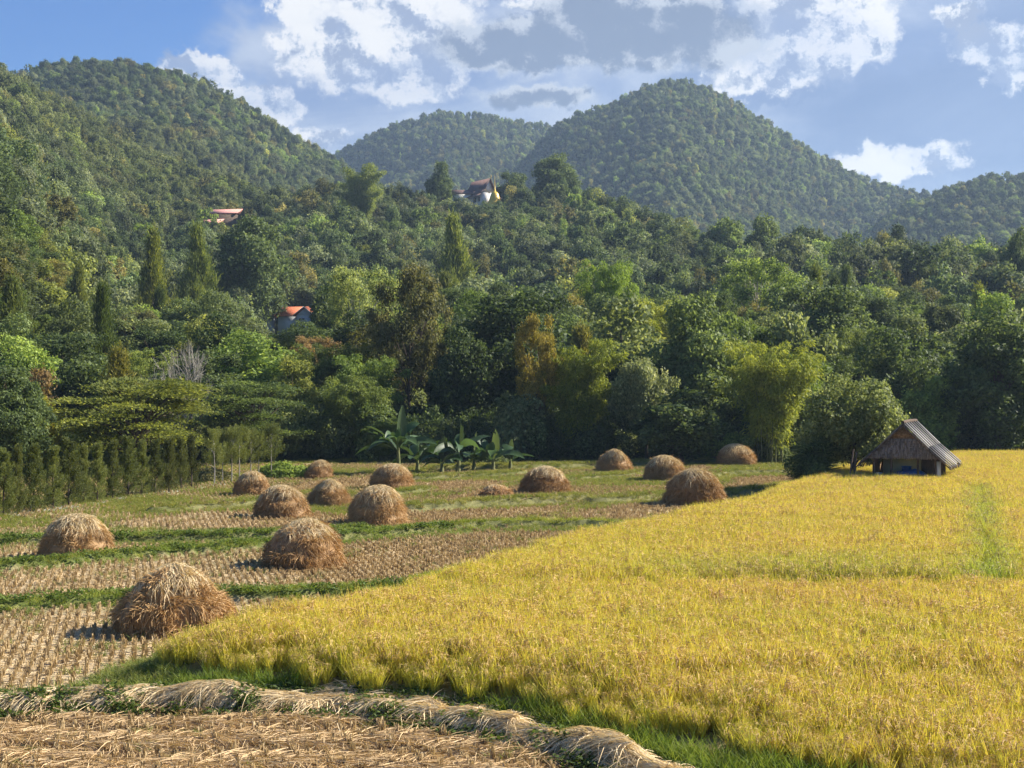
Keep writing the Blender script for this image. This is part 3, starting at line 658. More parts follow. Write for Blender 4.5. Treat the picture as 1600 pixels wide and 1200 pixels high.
def bare_tree(seed, H, Wd):
    r = np.random.default_rng(seed); parts = []
    def grow(p, d, L, rad_, dep):
        pts = [p]; q = p
        for i in range(3): d = unit(d+r.normal(0, .13, 3)+[0, 0, .06]); q = q+d*L/3; pts.append(q)
        parts.append((*tube(pts, rad_*np.linspace(1, .55, 4), 4 if dep else 6), 0))
        if dep < 4:
            for j in range(3 if dep < 2 else 3): grow(pts[-1] if j else pts[-2], unit(d+r.normal(0, .42, 3)*[1, 1, .6]), L*.72, rad_*.55, dep+1)
    for i in range(5): grow(np.array([r.normal(0, .15), r.normal(0, .15), 0.]), unit(np.array([r.normal(0, .38), r.normal(0, .38), 1.])), H*.33, .10, 0)
    return mesh('bare_tree', parts, M_PBARK)
# ------------------------------------------------------------------ the kinds
KINDS = {   # kind: list of (H, W, crown, trunk)
 'round': [(10, 8, *bushy(s, 10, 8, 64, 26000, .30, 'round', low=.04, cr=.16, flat=.5)) for s in (1, 2, 3)],
 'egg': [(12, 7.5, *bushy(s, 12, 7.5, 72, 27000, .29, 'egg', low=.03, cr=.155, flat=.5)) for s in (4, 5, 6)],
 'spread': [(9, 10, *bushy(s, 9, 10, 60, 25000, .30, 'umbrella', low=.22, cr=.12, flat=.5)) for s in (7, 8)],
 'broadleaf': [(10, 7, *bushy(s, 10, 7, 46, 10000, .46, 'egg', low=.06, cr=.17, flat=.7)) for s in (9, 10)],
 'airy': [(12, 9, *airy(11, 12, 9, 14000, .22, M_PBARK, M_LEAF)), (12, 9, *airy(12, 12, 9, 22000, .24, M_BARK, M_LEAF, 80, .32))],
 'layered': [(8, 10.5, *layered(13, 8, 10.5, 34000, .22)), (8, 9, *layered(14, 8, 9, 26000, .2))],
 'bamboo': [(12, 7, *bamboo(s, 12, 7, 42000)) for s in (15, 16, 17)],
 'feather': [(12, 4, *feather(s, 12, 4, 18000)) for s in (18, 19)],
}
CROWNNAME = {'bamboo': ('foliage', 'culms')}
TINTS = {'dark green': (.62, .74, .64), 'deep green': (.72, .85, .68), 'green': (1, 1.05, .95), 'grey-green': (1.15, 1.15, 1.25), 'yellow-green': (1.5, 1.42, .8), 'olive': (1.5, 1.2, .85), 'brown': (.98, .84, .82),
         'pale green': (1.7, 1.7, 1.35), 'red-brown': (1.4, .86, .9), 'golden': (3.3, 2.5, .5), 'orange': (1.55, 1.12, .55), 'light green': (1.35, 1.55, .85)}
KN = {'round': ('round_tree', 'tree', 'round-crowned tree'), 'egg': ('broadleaf_tree', 'tree', 'full-crowned tree'), 'spread': ('spreading_tree', 'tree', 'spreading tree'), 'broadleaf': ('large_leaved_tree', 'tree', 'large-leaved tree'),
      'airy': ('open_crowned_tree', 'tree', 'thin-crowned tree'), 'layered': ('layered_tree', 'tree', 'flat-layered tree'), 'bamboo': ('bamboo_clump', 'bamboo', 'bamboo clump'), 'feather': ('feathery_tree', 'tree', 'feathery tree')}
PLACED = []
def gh(x, y): return float(ground_h(np.array([float(x)]), np.array([float(y)]), False)[0])
def tree_at(kind, x, y, H, Wd, tint, label, group=None, var=None, rz=None):
    pr = KINDS[kind]; H0, W0, cm, tm = pr[(var if var is not None else random.randrange(len(pr))) % len(pr)]
    nm, cat, _ = KN[kind]; e = empty(nm, (x, y, gh(x, y)-.15), rz if rz is not None else random.random()*6.283, label=label, cat=cat, group=group)
    e.scale = (Wd/W0, Wd/W0, H/H0); cn, tn = CROWNNAME.get(kind, ('crown', 'trunk'))
    c = obj(cn, cm, parent=e); c['tint'] = [float(q) for q in (TINTS[tint] if isinstance(tint, str) else tint)]
    obj(tn, tm, parent=e); return e
random.seed(3)
def feat(kind, u, vtop, d, wpx, tint, label, var=None, gain=1.0, rz=None, free=True):
    x = (u-800)/F*d; zt = CH+(600-vtop)/F*d; H = zt-gh(x, d)+.15; Wd = wpx/F*d
    tn = tuple(q*gain for q in TINTS[tint]); e = tree_at(kind, x, d, H, Wd, tn, label, 'trees of the wooded slope', var, rz)
    PLACED.append((x, d, Wd/2*(.9 if free else .3))); return e
FE = [
 ('egg', 22, 560, 86, 120, 'dark green', 'dense dark green tree behind the left end of the cypress row', 0),
 ('round', 62, 622, 90, 60, 'golden', 'small tree with golden yellow leaves behind the cypress row', 0),
 ('broadleaf', 50, 562, 108, 84, 'red-brown', 'reddish brown tree left of the olive layered tree', 0),
 ('layered', 215, 577, 92, 262, 'yellow-green', 'wide olive-gold tree in flat layers behind the cypresses', 0),
 ('layered', 395, 585, 102, 190, 'deep green', 'dark green layered tree behind the small bare-trunked trees', 1),
 ('round', 330, 640, 108, 150, 'dark green', 'low dark tree between the golden layered tree and the dark layered one', 1),
 ('egg', 455, 545, 112, 90, 'yellow-green', 'yellow-green tree standing behind the dark green layered tree', 1),
 ('bamboo', 548, 556, 106, 140, 'green', 'bamboo clump with drooping sunlit plumes left of the banana plants', 0),
 ('bamboo', 600, 640, 104, 90, 'deep green', 'low dark bamboo directly behind the leftmost banana plant', 1),
 ('airy', 560, 408, 138, 130, 'pale green', 'pale thin-crowned tree with white branches beside the brown-topped tree', 0),
 ('airy', 640, 415, 118, 140, 'brown', 'tall brown-olive tree on a pale bare trunk above the banana plants', 1),
 ('bamboo', 705, 475, 128, 110, 'pale green', 'pale green bamboo right of the tall brown-olive tree', 2),
 ('egg', 735, 505, 112, 120, 'dark green', 'narrow dark tree above the middle banana plants', 2),
 ('egg', 806, 440, 116, 190, 'dark green', 'huge dark green tree left of the golden bamboo', 0),
 ('airy', 842, 492, 106, 80, 'orange', 'orange-leaved thin tree at the left side of the golden bamboo', 1),
 ('bamboo', 905, 497, 106, 140, 'yellow-green', 'golden-green bamboo clump in the middle of the forest edge', 1),
 ('bamboo', 952, 366, 172, 104, 'light green', 'tall bright bamboo spire rising above the middle of the forest', 0),
 ('bamboo', 1000, 440, 142, 150, 'yellow-green', 'broad yellow-green bamboo above and behind the golden bamboo', 2),
 ('round', 1088, 478, 112, 170, 'deep green', 'creeper-covered round tree left of the big bright bamboo', 2),
 ('spread', 1010, 560, 104, 120, 'grey-green', 'grey-green spreading tree right of the golden bamboo', 0),
 ('broadleaf', 1065, 610, 100, 130, 'dark green', 'dark large-leaved tree low between the two bamboo clumps', 1),
 ('bamboo', 1203, 488, 102, 158, 'yellow-green', 'largest bright bamboo clump left of the tree by the hut', 0),
 ('egg', 1290, 425, 132, 170, 'dark green', 'large dark tree above the tree by the hut', 1),
 ('round', 1400, 520, 112, 150, 'deep green', 'glossy green tree behind the thatched hut', 0),
 ('broadleaf', 1455, 575, 108, 100, 'light green', 'bright large-leaved tree rising right behind the hut', 0),
 ('egg', 1560, 478, 108, 170, 'deep green', 'creeper-draped tree mass at the right edge of the forest', 2),
 ('round', 1490, 560, 116, 120, 'dark green', 'dark round tree between the hut and the creeper-draped mass', 1),
 ('airy', 1185, 398, 176, 150, 'light green', 'light green tree with pale forked branches above the big bamboo', 0),
 ('broadleaf', 1255, 470, 122, 100, 'green', 'green large-leaved tree at the right shoulder of the big bamboo', 0),
 ('feather', 710, 345, 245, 62, 'pale green', 'tallest pale feathery tree on the slope, above the brown-topped tree', 0),
 ('feather', 240, 368, 215, 62, 'yellow-green', 'feathery yellow-green tree on the left slope, left one of a pair', 1),
 ('feather', 310, 360, 225, 58, 'pale green', 'feathery pale tree on the left slope below the pink roofs', 0),
 ('feather', 122, 420, 205, 40, 'yellow-green', 'slender feathery tree on the far left slope', 1),
 ('egg', 388, 325, 260, 130, 'dark green', 'big dark tree on the slope beside the pink roofs', 0),
 ('egg', 866, 236, 440, 74, 'dark green', 'tall dark tree on the ridge right of the temple', 2),
 ('round', 688, 258, 450, 44, 'deep green', 'dark tree on the ridge left of the temple', 2),
 ('egg', 800, 262, 462, 60, 'deep green', 'dark tree on the ridge just behind the golden spire', 1),
 ('bamboo', 566, 240, 400, 86, 'green', 'light green bamboo standing high on the ridge left of the temple', 1),
 ('egg', 1592, 342, 235, 60, 'dark green', 'dark tree breaking the skyline at the far right', 1),
 ('airy', 490, 520, 128, 90, 'red-brown', 'brown thin-leaved tree below the white house', 0),
 ('round', 395, 508, 150, 120, 'grey-green', 'grey-green tree below and left of the white house', 1),
]
for kd, u, vt, d, wp, tn, lb, va in FE: feat(kd, u, vt, d, wp, tn, lb, va, gain=.68 if kd == 'feather' else 1.0)
# bare whitish tree
x, y = (285-800)/F*101, 101.
b = obj('bare_tree', bare_tree(5, 5.0, 4), label='leafless whitish tree above the golden layered tree', cat='tree'); b.location = (x, y, gh(x, y)); PLACED.append((x, y, 3.0))
hb = CH+(600-535)/F*101-gh(x, y); b.scale = (.95, .95, hb/4.4)
# places kept clear for the buildings
HOUSES = {'temple': (752, 312, 452), 'house': (470, 492, 262), 'pink': (340, 345, 415)}
BV = {'temple': (722, 784, 312, 452), 'house': (446, 490, 494, 262), 'shed': (404, 416, 490, 262), 'pink': (306, 370, 341, 415)}
def blocks(x, y, zt, hw):
    u = x/y*F+800; v = 600-(zt-CH)/y*F
    return any(y < d+2 and u+hw/y*F*.8 > a and u-hw/y*F*.8 < b and v < vb for a, b, vb, d in BV.values())
def hp(k): u, v, d = HOUSES[k]; return ((u-800)/F*d, d)
# fill the nearer woods, tree by tree
LM = [(150, 'above the cypresses'), (330, 'above the layered tree'), (470, 'above the bare-trunked trees'), (580, 'below the white house'), (800, 'above the banana plants'), (960, 'above the golden bamboo'),
      (1130, 'left of the big bamboo'), (1290, 'above the big bamboo'), (1500, 'above the thatched hut'), (9999, 'by the right edge')]
ZN = [(122, 'at the forest edge'), (160, 'deeper in the wood'), (999, 'up the near slope')]
ORD = ['first', 'second', 'third', 'fourth', 'fifth', 'sixth', 'seventh', 'eighth', 'ninth', 'tenth', 'eleventh', 'twelfth']
cand = []; r_ = np.random.default_rng(21)
for _ in range(60000):
    if len(cand) >= 250: break
    y = math.sqrt(r_.uniform(107**2, 222**2)); u = r_.uniform(-50, 1650); x = (u-800)/F*y
    if y < 107+max(0, (u-1200))*.012: continue
    Wd = r_.uniform(6.2, 9.0)
    if any((x-a)**2+(y-b)**2 < (max(c_, 2.5)+Wd*.36)**2 for a, b, c_ in PLACED): continue
    if any(abs((x/y*F+800)-HOUSES[k][0]) < (42 if k == 'house' else 30) and 30 < (HOUSES[k][2]-y) < (60 if k == 'house' else 0) for k in HOUSES): continue
    kd = r_.choice(['round', 'egg', 'spread', 'broadleaf', 'airy', 'bamboo', 'feather'], p=[.26, .26, .11, .12, .06, .14, .05])
    tn = r_.choice(['dark green', 'deep green', 'green', 'grey-green', 'light green', 'olive', 'yellow-green', 'brown'], p=[.17, .22, .2, .15, .10, .07, .06, .03])
    H = r_.uniform(7.5, 10.5)*(1.0 if kd != 'feather' else 1.15)
    if y < 122: H = r_.uniform(7, 10)
    if kd == 'feather': Wd *= .5
    if blocks(x, y, gh(x, y)+H, Wd/2): continue
    cand.append((kd, tn, x, y, H, Wd, u)); PLACED.append((x, y, Wd/2*.75))
bucket = {}
for c_ in cand:
    lm = next(t_ for a, t_ in LM if c_[6] < a); zn = next(t_ for a, t_ in ZN if c_[3] < a); bucket.setdefault((c_[0], c_[1], lm, zn), []).append(c_)
for (kd, tn, lm, zn), L_ in bucket.items():
    L_.sort(key=lambda q: q[6])
    for i, (_, _, x, y, H, Wd, u) in enumerate(L_):
        base_ = '%s %s %s %s' % (tn, KN[kd][2], zn, lm)
        lb = base_ if len(L_) == 1 else '%s from left: %s' % (ORD[i], base_)
        g_ = r_.uniform(.75, 1.25)*(.7 if kd == 'feather' else 1); tree_at(kd, x, y, H, Wd, tuple(q*g_ for q in TINTS[tn]), lb, 'trees of the wooded slope')
print('individual trees', len(cand)+len(FE))
# ---- the wood beyond, which nobody could count
def lod(seed, H, Wd, K, n, L, shape, low, cr): return bushy(seed, H, Wd, K, n, L, shape, low=low, cr=cr)[0]
FAR = [lod(40+i, 10, 7.5, 44, 5600, .50, s_, .04, .18) for i, s_ in enumerate(['round', 'egg', 'egg', 'round', 'umbrella', 'spire'])]
fbm_ = bamboo(60, 11, 7, 7000, 22, 12, .6)[0]; FAR.append(fbm_); FAR.append(airy(61, 11, 7, 3600, .42, M_BARK, M_LEAF, 50)[0])
FC = protos('wood_crown', FAR)
P_ = []
for y0, y1, s in ((104, 250, 5.6), (250, 520, 4.7), (520, 1000, 4.8), (1000, 1560, 5.6)):
    a, b = jgrid(-700, 700, y0, y1, s, .5); k = (np.abs(a) < b*.3478+25+.03*b); P_.append(np.stack([a[k], b[k]], 1))
P_ = np.concatenate(P_); x, y = P_.T
pl = np.array(PLACED); inv = np.abs(x) < y*.3478+4
kill = np.zeros(len(x), bool); m_ = y < 480
for a, b, c_ in pl: kill |= m_ & (np.hypot(x-a, y-b) < c_+2.2)
kill |= inv & (y < 219); kill |= (y < 112)
for k_, (u, v, d) in HOUSES.items():
    hx_, hy_ = hp(k_); rr = {'temple': 12, 'house': 9, 'pink': 13}[k_]
    kill |= np.hypot(x-hx_, y-hy_) < rr
x, y = x[~kill], y[~kill]; z = ground_h(x, y, False)
uu = x/y*F+800; kill = np.zeros(len(x), bool)
for a, b, vb, d in BV.values(): kill |= (y < d+2) & (uu+3/y*F > a) & (uu-3/y*F < b) & (600-(z+8-CH)/y*F < vb)
x, y, z = x[~kill], y[~kill], z[~kill]
# drop what lies on slopes turned away, far behind a crest
az_ = np.linspace(-.42, .42, 400); rr_ = np.geomspace(100, 1600, 260); A2, R2 = np.meshgrid(az_, rr_); E = (ground_h(R2*np.sin(A2), R2*np.cos(A2), False)-CH)/R2
E = np.maximum.accumulate(E, 0); ai = np.clip(((np.arctan2(x, y)+.42)/.84*399).astype(int), 0, 399); ri_ = np.clip(np.searchsorted(rr_, np.hypot(x, y))-2, 0, 259)
vis = (z+16-CH)/np.hypot(x, y) > E[ri_, ai]; x, y, z = x[vis], y[vis], z[vis]; n = len(x)
small = 1-.17*sstep(y, 225, 300)-.10*sstep(y, 300, 900); Hs = rg.uniform(.7, 1.3, n)*small; Ws = (.5+.85*rg.random(n)**1.3)*small; Hs = Hs*(.75+.3*Ws/small)
ii = rg.choice(8, n, p=[.2, .2, .16, .16, .08, .05, .07, .08]); Tn = np.array([TINTS[q] for q in ('dark green', 'deep green', 'green', 'grey-green', 'light green', 'olive', 'yellow-green', 'brown')])
ti = rg.choice(8, n, p=[.12, .24, .26, .18, .09, .06, .03, .02]); tint = Tn[ti]*rg.uniform(.6, 1.4, (n, 1))*[.95, .95, 1.12]
patch_ = nfbm(x, y, 60, 3, 12)[:, None]; tint = tint*(.8+.45*patch_)
left = (sstep(-x, 20, 120)*sstep(y, 350, 480)*(y < 700))[:, None]; tint = tint*(1-left)+(tint*.5+np.array([[1.1, 1.0, .8]])*.5)*left
tint = np.where(ii[:, None] == 6, tint*.75, tint)
scatter('wood', FC, np.stack([x, y, z-.3], 1), np.stack([0*x, 0*x, rg.random(n)*6.283], 1), np.stack([Ws, Ws, Hs], 1), ii, tint, 'dense mixed wood covering the hills behind the fields', 'wood')
print('wood', n)
# ---- low growth that closes the foot of the wood
def under(seed): 
    r = np.random.default_rng(seed); K = 9; C = np.stack([r.normal(0, .9, K), r.normal(0, .6, K), r.uniform(.2, 2.0, K)], 1); g = clump_leaves(C, r.uniform(.45, .95, (K, 3)), 4200, r, .17, .6)
    return mesh('undergrowth', [(*g[:2], 0, g[2])], M_LEAF)
x, y = jgrid(-42, 48, 103.5, 124, 2.0); k = inview(x, y, 3) & (y > 104.5+np.clip(x-14, 0, 40)*.22); x, y = x[k], y[k]; n = len(x); z = ground_h(x, y, False)
s_ = rg.uniform(.6, 1.5, n); tint = Tn[rg.choice(4, n)]*rg.uniform(.8, 1.15, (n, 1))
scatter('undergrowth', protos('undergrowth_patch', [under(s) for s in (1, 2, 3, 4)]), np.stack([x, y, z-.2], 1), zrot(n, .05), np.stack([s_, s_, s_*rg.uniform(.7, 1.3, n)], 1), rg.integers(0, 4, n), tint, 'tangled undergrowth at the dark foot of the wood', 'undergrowth')
# ------------------------------------------------------------------ haystacks
def stack_meshes(seed, Rb=1.3, H=1.38, n=13000, ragged=False):
    r = np.random.default_rng(seed)
    nt_, na_ = 26, 48; t = np.linspace(0, 1, nt_)
    lean_ = r.normal(0, .13, 2); pw_ = r.uniform(1.7, 2.9); pe_ = r.uniform(.5, .72)
    def prof(t): return (1-t**pw_)**pe_ + .03*np.sin(t*19+seed)*(1-t)
    def rad_(t, a): return Rb*prof(t)*(1+.05*np.sin(a*2+seed)+.04*np.sin(a*3+seed*2.1))+.20*Rb/1.3*(vnoise(a/6.283*13+seed*7, t*6.0, seed)-.5)*(1-t*.6)
    A, T = np.meshgrid(np.linspace(0, 2*math.pi, na_, endpoint=False), t); rr = rad_(T, A)*.94; rr[-1] = .01
    V = np.stack([np.cos(A)*rr+lean_[0]*T**2, np.sin(A)*rr+lean_[1]*T**2, T*H*.97-.05], -1).reshape(-1, 3); ix = np.arange(nt_*na_).reshape(nt_, na_); ni = np.roll(ix, -1, 1)
    Fc = np.stack([ix[:-1], ni[:-1], ni[1:], ix[1:]], -1).reshape(-1, 4); parts = [(V, Fc, 0, r.random(len(Fc))*.25)]
    # sheaves laid in rough tiers, cut ends pointing out
    K = 170; ka = r.random(K)*6.283; kt = r.random(K)**1.25*.93; k = r.choice(K, n); a = ka[k]+r.normal(0, .13, n); t = np.clip(kt[k]+r.normal(0, .035, n), 0, .97)
    rr = rad_(t, a)*r.uniform(.86, .97, n); Pp = np.stack([np.cos(a)*rr+lean_[0]*t*t, np.sin(a)*rr+lean_[1]*t*t, t*H-.03], 1); O = np.stack([np.cos(a), np.sin(a), 0*a], 1); Tn_ = np.stack([-np.sin(a), np.cos(a), 0*a], 1)
    tw = r.normal(0, .7, K)[k]; dn = r.uniform(-.9, .2, K)[k]
    D = unit(O*.62+Tn_*(tw+r.normal(0, .35, n))[:, None]+np.array([[0, 0, 1]])*(dn+r.normal(0, .3, n))[:, None]+O*(t*0)[:, None])
    V, Fc, q = ribbons(Pp, D, r.uniform(.14, .34, n), .016, np.stack([0*a, 0*a, -r.uniform(.02, .13, n)], 1), 2, [1, .9, .3], rng=r)
    parts.append((V, Fc, 0, np.clip(q*.75+np.repeat(kt[k]*.25, 2), 0, 1)))
    m2 = 700; a = r.random(m2)*6.283; q2 = Rb*(.98+.32*r.random(m2)**1.8); b_ = r.random(m2)*6.283
    V, Fc, q = ribbons(np.stack([np.cos(a)*q2, np.sin(a)*q2, np.full(m2, .02)], 1), np.stack([np.cos(b_), np.sin(b_), r.uniform(0, .3, m2)], 1), r.uniform(.15, .35, m2), .015, (0, 0, -.04), 2, [1, .9, .3], rng=r); parts.append((V, Fc, 0, q))
    body = mesh('body', parts, M_STRAW)
    # long pale straw thrown over the top
    m_ = 2200; a = r.normal(r.random()*6.28, 1.0, m_) if ragged else r.random(m_)*6.283; ph = r.random(m_); s0 = 1-ph**1.3*.30; t = s0
    lobes = .5+.5*np.sin(a*3+seed)*np.sin(a*5+seed*3); keep = r.random(m_) < .05+.9*lobes*(t < .9)+(t > .90); a, t = a[keep], t[keep]; m_ = len(a)
    rr = rad_(np.minimum(t, .995), a); Pp = np.stack([np.cos(a)*rr*.97+lean_[0]*t*t, np.sin(a)*rr*.97+lean_[1]*t*t, t*H+.02], 1); O = np.stack([np.cos(a), np.sin(a), 0*a], 1); Tn_ = np.stack([-np.sin(a), np.cos(a), 0*a], 1)
    D = unit(O*.9+Tn_*r.normal(0, .95, (m_, 1))+np.array([[0, 0, 1.]])*(-.25-(1-t)*1.0+r.normal(0, .12, m_))[:, None])
    V, Fc, q = ribbons(Pp+O*.01, D, r.uniform(.16, .38, m_), .015, np.stack([0*a, 0*a, -r.uniform(.10, .22, m_)], 1), 3, [.9, 1, .9, .3], rng=r)
    cap = mesh('straw_cap', [(V, Fc, 0, q)], M_PALE)
    # stray straw at the foot
    return body, cap
ST = [stack_meshes(s) for s in (1, 2, 3, 4, 5)]
HAY = [ # u, base v, width px, height px, variant, rotation, label, tint
 (270, 985, 186, 112, 0, 0, 'largest haystack, nearest of all, beside the tip of the golden rice', 1.05),
 (118, 872, 115, 66, 1, 1.0, 'haystack alone at the left edge, between two green banks', .95),
 (473, 885, 130, 70, 2, 2.2, 'big pointed haystack between the two nearest green banks', 1.0),
 (590, 819, 98, 58, 3, 3.0, 'haystack with a smooth pale top in the middle of the stubble', 1.0),
 (441, 808, 84, 48, 4, 4.1, 'haystack with a ridge of dark straw, left neighbour of the flat-capped one', .95),
 (514, 790, 72, 40, 0, 5.0, 'low haystack topped by a small tuft, between two larger ones', .95),
 (394, 774, 58, 36, 1, .4, 'small round haystack in front of the bare-trunked young trees', 1.0),
 (497, 748, 46, 28, 2, 1.9, 'smallest whole haystack, at the back below the dark wood', .95),
 (611, 764, 66, 38, 3, 2.7, 'haystack with a whitish cap in front of the banana plants', 1.0),
 (850, 770, 76, 40, 4, .9, 'reddish haystack right of the half-collapsed little heap', .95),
 (960, 737, 62, 34, 0, 3.5, 'round haystack close under the middle of the wood', 1.0),
 (1039, 751, 68, 38, 1, 4.6, 'haystack just behind and left of the big dark one by the bank', 1.0),
 (1083, 788, 97, 54, 2, 5.6, 'big haystack on the dark stubble nearest the rice field', .95),
 (1150, 727, 62, 32, 3, 6.0, 'farthest right haystack, under the bright bamboo', 1.05),
]
for u, v, wp, hp_, va, rz, lb, tn in HAY:
    x, y = G(u, v, .0); z = gh(x, y); x, y = G(u, v, z); tl = (.05*math.sin(u*1.7), .05*math.cos(v*2.3)); e = empty('haystack', (x, y, z), rz, label=lb, cat='haystack', group='haystacks on the harvested terraces')
    Wm = wp/F*y; Hm = hp_/F*y*(.95 if y < 40 else 1.08); e.scale = (Wm/2.66, Wm/2.66, Hm/1.42)
    e.rotation_euler = (tl[0], tl[1], rz); e.scale.x *= 1+.07*math.sin(u)
    for me_, nm in zip(ST[va], ('body', 'straw_cap')):
        o = obj(nm, me_, parent=e); o['tint'] = [tn, tn*.98, tn*.95]
bo, ca = stack_meshes(9, 1.0, .62, 4200, True)
x, y = G(776, 776, .02); e = empty('collapsed_haystack', (x, y, gh(x, y)), 1.2, label='small half-collapsed heap of straw left of the reddish haystack', cat='haystack', group='haystacks on the harvested terraces')
e.scale = (.82, .82, 1.0)
for me_, nm in ((bo, 'body'), (ca, 'straw_cap')): obj(nm, me_, parent=e)['tint'] = [1, .95, .9]
# ------------------------------------------------------------------ straw laid over the front bank and the near field
def straw_on(n, x, y, ang, spread, L, lift, seed, tint, hump=.0, w_=.0105):
    r = np.random.default_rng(seed); n = len(x); a = ang+r.normal(0, spread, n); z = ground_h(x, y, False)+lift
    D = np.stack([np.cos(a), np.sin(a), r.uniform(-.05, .28, n)], 1); Ls = r.uniform(*L, n)
    xe, ye = x+np.cos(a)*Ls, y+np.sin(a)*Ls; ze = ground_h(xe, ye, False)+lift*r.uniform(.2, 1.0, n)
    b = np.stack([r.normal(0, .05, n), r.normal(0, .05, n), ze-z-D[:, 2]*Ls], 1)
    return ribbons(np.stack([x, y, z], 1), unit(D), Ls, w_, b, 3, [.8, 1, .9, .35], rng=r)
sb = np.array(STRAW_BUND); cum = np.concatenate([[0], np.cumsum(np.hypot(*np.diff(sb, axis=0).T))])
def along(s): return np.interp(s, cum, sb[:, 0]), np.interp(s, cum, sb[:, 1])
r = np.random.default_rng(77); n = 52000; s_ = r.random(n)*cum[-1]; x, y = along(s_); x2, y2 = along(s_+.05); tx, ty = unit(np.stack([x2-x, y2-y], 1)).T
bunch = np.floor(s_/.42); off = r.normal(0, .15, n)+.08+.10*np.sin(bunch*2.3)
dens = .8+.2*sstep(x, -6.5, -1.5); kk = (r.random(n) < dens*(.45+.8*vnoise(s_*1.6, off*2, 8)))
x, y = (x-ty*off)[kk], (y+tx*off)[kk]; bn = bunch[kk]; an = np.arctan2(ty, tx)[kk]+math.pi*1.0+.45*np.sin(bn*1.7)+.12
g1 = straw_on(0, x, y, an, .45, (.25, .60), .03+.05*r.random(len(x))*(1+np.sin(bn*3.1)), 5, None)
# hanging fringe on the near side of the bank
n = 1800; s_ = r.random(n)*cum[-1]; x, y = along(s_); kk = r.random(n) < .25+.6*vnoise(s_*1.1, 0*s_, 4)*sstep(x, -8, -3); x, y = x[kk]+r.normal(0, .05, kk.sum()), y[kk]-.05+r.normal(0, .08, kk.sum())
g2 = straw_on(0, x, y, -1.9+.5*np.sin(s_[kk]*3), .45, (.3, .6), .06, 6, None)
obj('bank_straw', mesh('bank_straw', [(*g1[:2], 0, g1[2]), (*g2[:2], 0, g2[2])], leafmat('bank_straw', [(0, (.42, .29, .15)), (.5, (.78, .60, .35)), (1, (.90, .76, .50))], trans=.15, tinted=False)), label='pale cut straw spread to dry along the front bank', cat='straw', kind='stuff')
# swaths on the near field
n = 130000; x = r.uniform(-10, 5.5, n); y = r.uniform(18, 29, n); yb = np.interp(x, sb[:, 0], sb[:, 1]); sw = np.sin((y*1.0+.12*x+.5*np.sin(x*.8))*4.3+1.2*vnoise(x*.7, y*.7, 5)*3)
kk = (y < yb-.38) & inview(x, y, 1.2) & (r.random(n) < .16+.84*sstep(sw*.5+.5+(nfbm(x, y, .9, 3, 61)-.5)*1.6, .30, .62)); x, y, sw = x[kk], y[kk], sw[kk]
cl = np.floor(x*1.6)+np.floor(y*2.2)*17
g3 = straw_on(0, x, y, .25+1.0*np.sin(cl*1.3), .6, (.3, .65), .03+.09*r.random(len(x))*(sw > -.1), 8, None)
obj('cut_straw', mesh('cut_straw', [(*g3[:2], 0, g3[2])], leafmat('cut_straw', [(0, (.26, .165, .08)), (.5, (.60, .42, .22)), (1, (.86, .68, .42))], trans=.15, tinted=False)), label='brown cut straw lying in swaths on the nearest field', cat='straw', kind='stuff')
print('near straw', len(x))
# ------------------------------------------------------------------ hut
M_THATCH = plain('thatch', (.10, .085, .07), (.24, .20, .165), 9, .95, .05, .03, (6, 6, 1))
M_ROOFW = plain('weathered_roof', (.10, .09, .08), (.30, .28, .26), 5, .85, .15, .01, (8, 1, 1))
M_WEAVE = plain('woven_bamboo', (.14, .085, .045), (.30, .20, .11), 14, .8, .1, .01)
M_POST = plain('old_post', (.07, .05, .04), (.16, .12, .09), 8, .9, .1, .01, (1, 1, .3))
M_CREAM = plain('cream_wall', (.38, .38, .26), (.48, .47, .33), 3, .9)
M_TARP = plain('blue_tarp', (.01, .06, .22), (.03, .13, .36), 3, .45, .4, .03)
M_WHITE = plain('white_board', (.62, .62, .58), (.78, .78, .74), 3, .7)
hut = empty('field_hut', (hx, hy, gh(hx, hy)), -ha, label='thatched hut with a steep grey plank roof standing in the golden rice', cat='hut')
hz0 = gh(hx, hy); AP = 3.12; EV = 1.12; HW = 2.15; DP = 3.3
M_PLANK = leafmat('weathered_plank', [(0, (.05, .045, .04)), (.5, (.16, .15, .14)), (1, (.36, .34, .32))], trans=0, tinted=False, rough=.8, spec=.15)
def roof_side(sgn, r):
    parts = []; ns = 12
    for i in range(ns):           # overlapping plank strips running down the slope
        y0 = -.45+i*(DP+.75)/ns; y1 = y0+(DP+.75)/ns*1.06; e0 = r.uniform(-.05, .06); lf = .06*(i % 2)+r.uniform(0, .015)
        a = (0*sgn, AP+.02+lf); b = (sgn*(HW+e0), EV+lf-e0*.9); m1 = (sgn*(HW*.55), AP-(AP-EV)*.55-.05+lf)
        for p, q in ((a, m1), (m1, b)): parts.append((*slab([[p[0], y0, p[1]], [q[0], y0, q[1]], [q[0], y1, q[1]], [p[0], y1, p[1]]], (0, 0, .03)), 0, np.full(6, r.random())))
    return mesh('roof_slope', parts, M_PLANK)
r = np.random.default_rng(3)
for sgn in (-1, 1): obj('roof_slope', roof_side(sgn, r), parent=hut)
obj('ridge_cap', mesh('ridge_cap', [(*tube([[0, -.5, AP+.07], [0, 1.5, AP+.09], [0, DP+.3, AP+.07]], [.08, .09, .08], 8), 0)], M_POST), parent=hut)
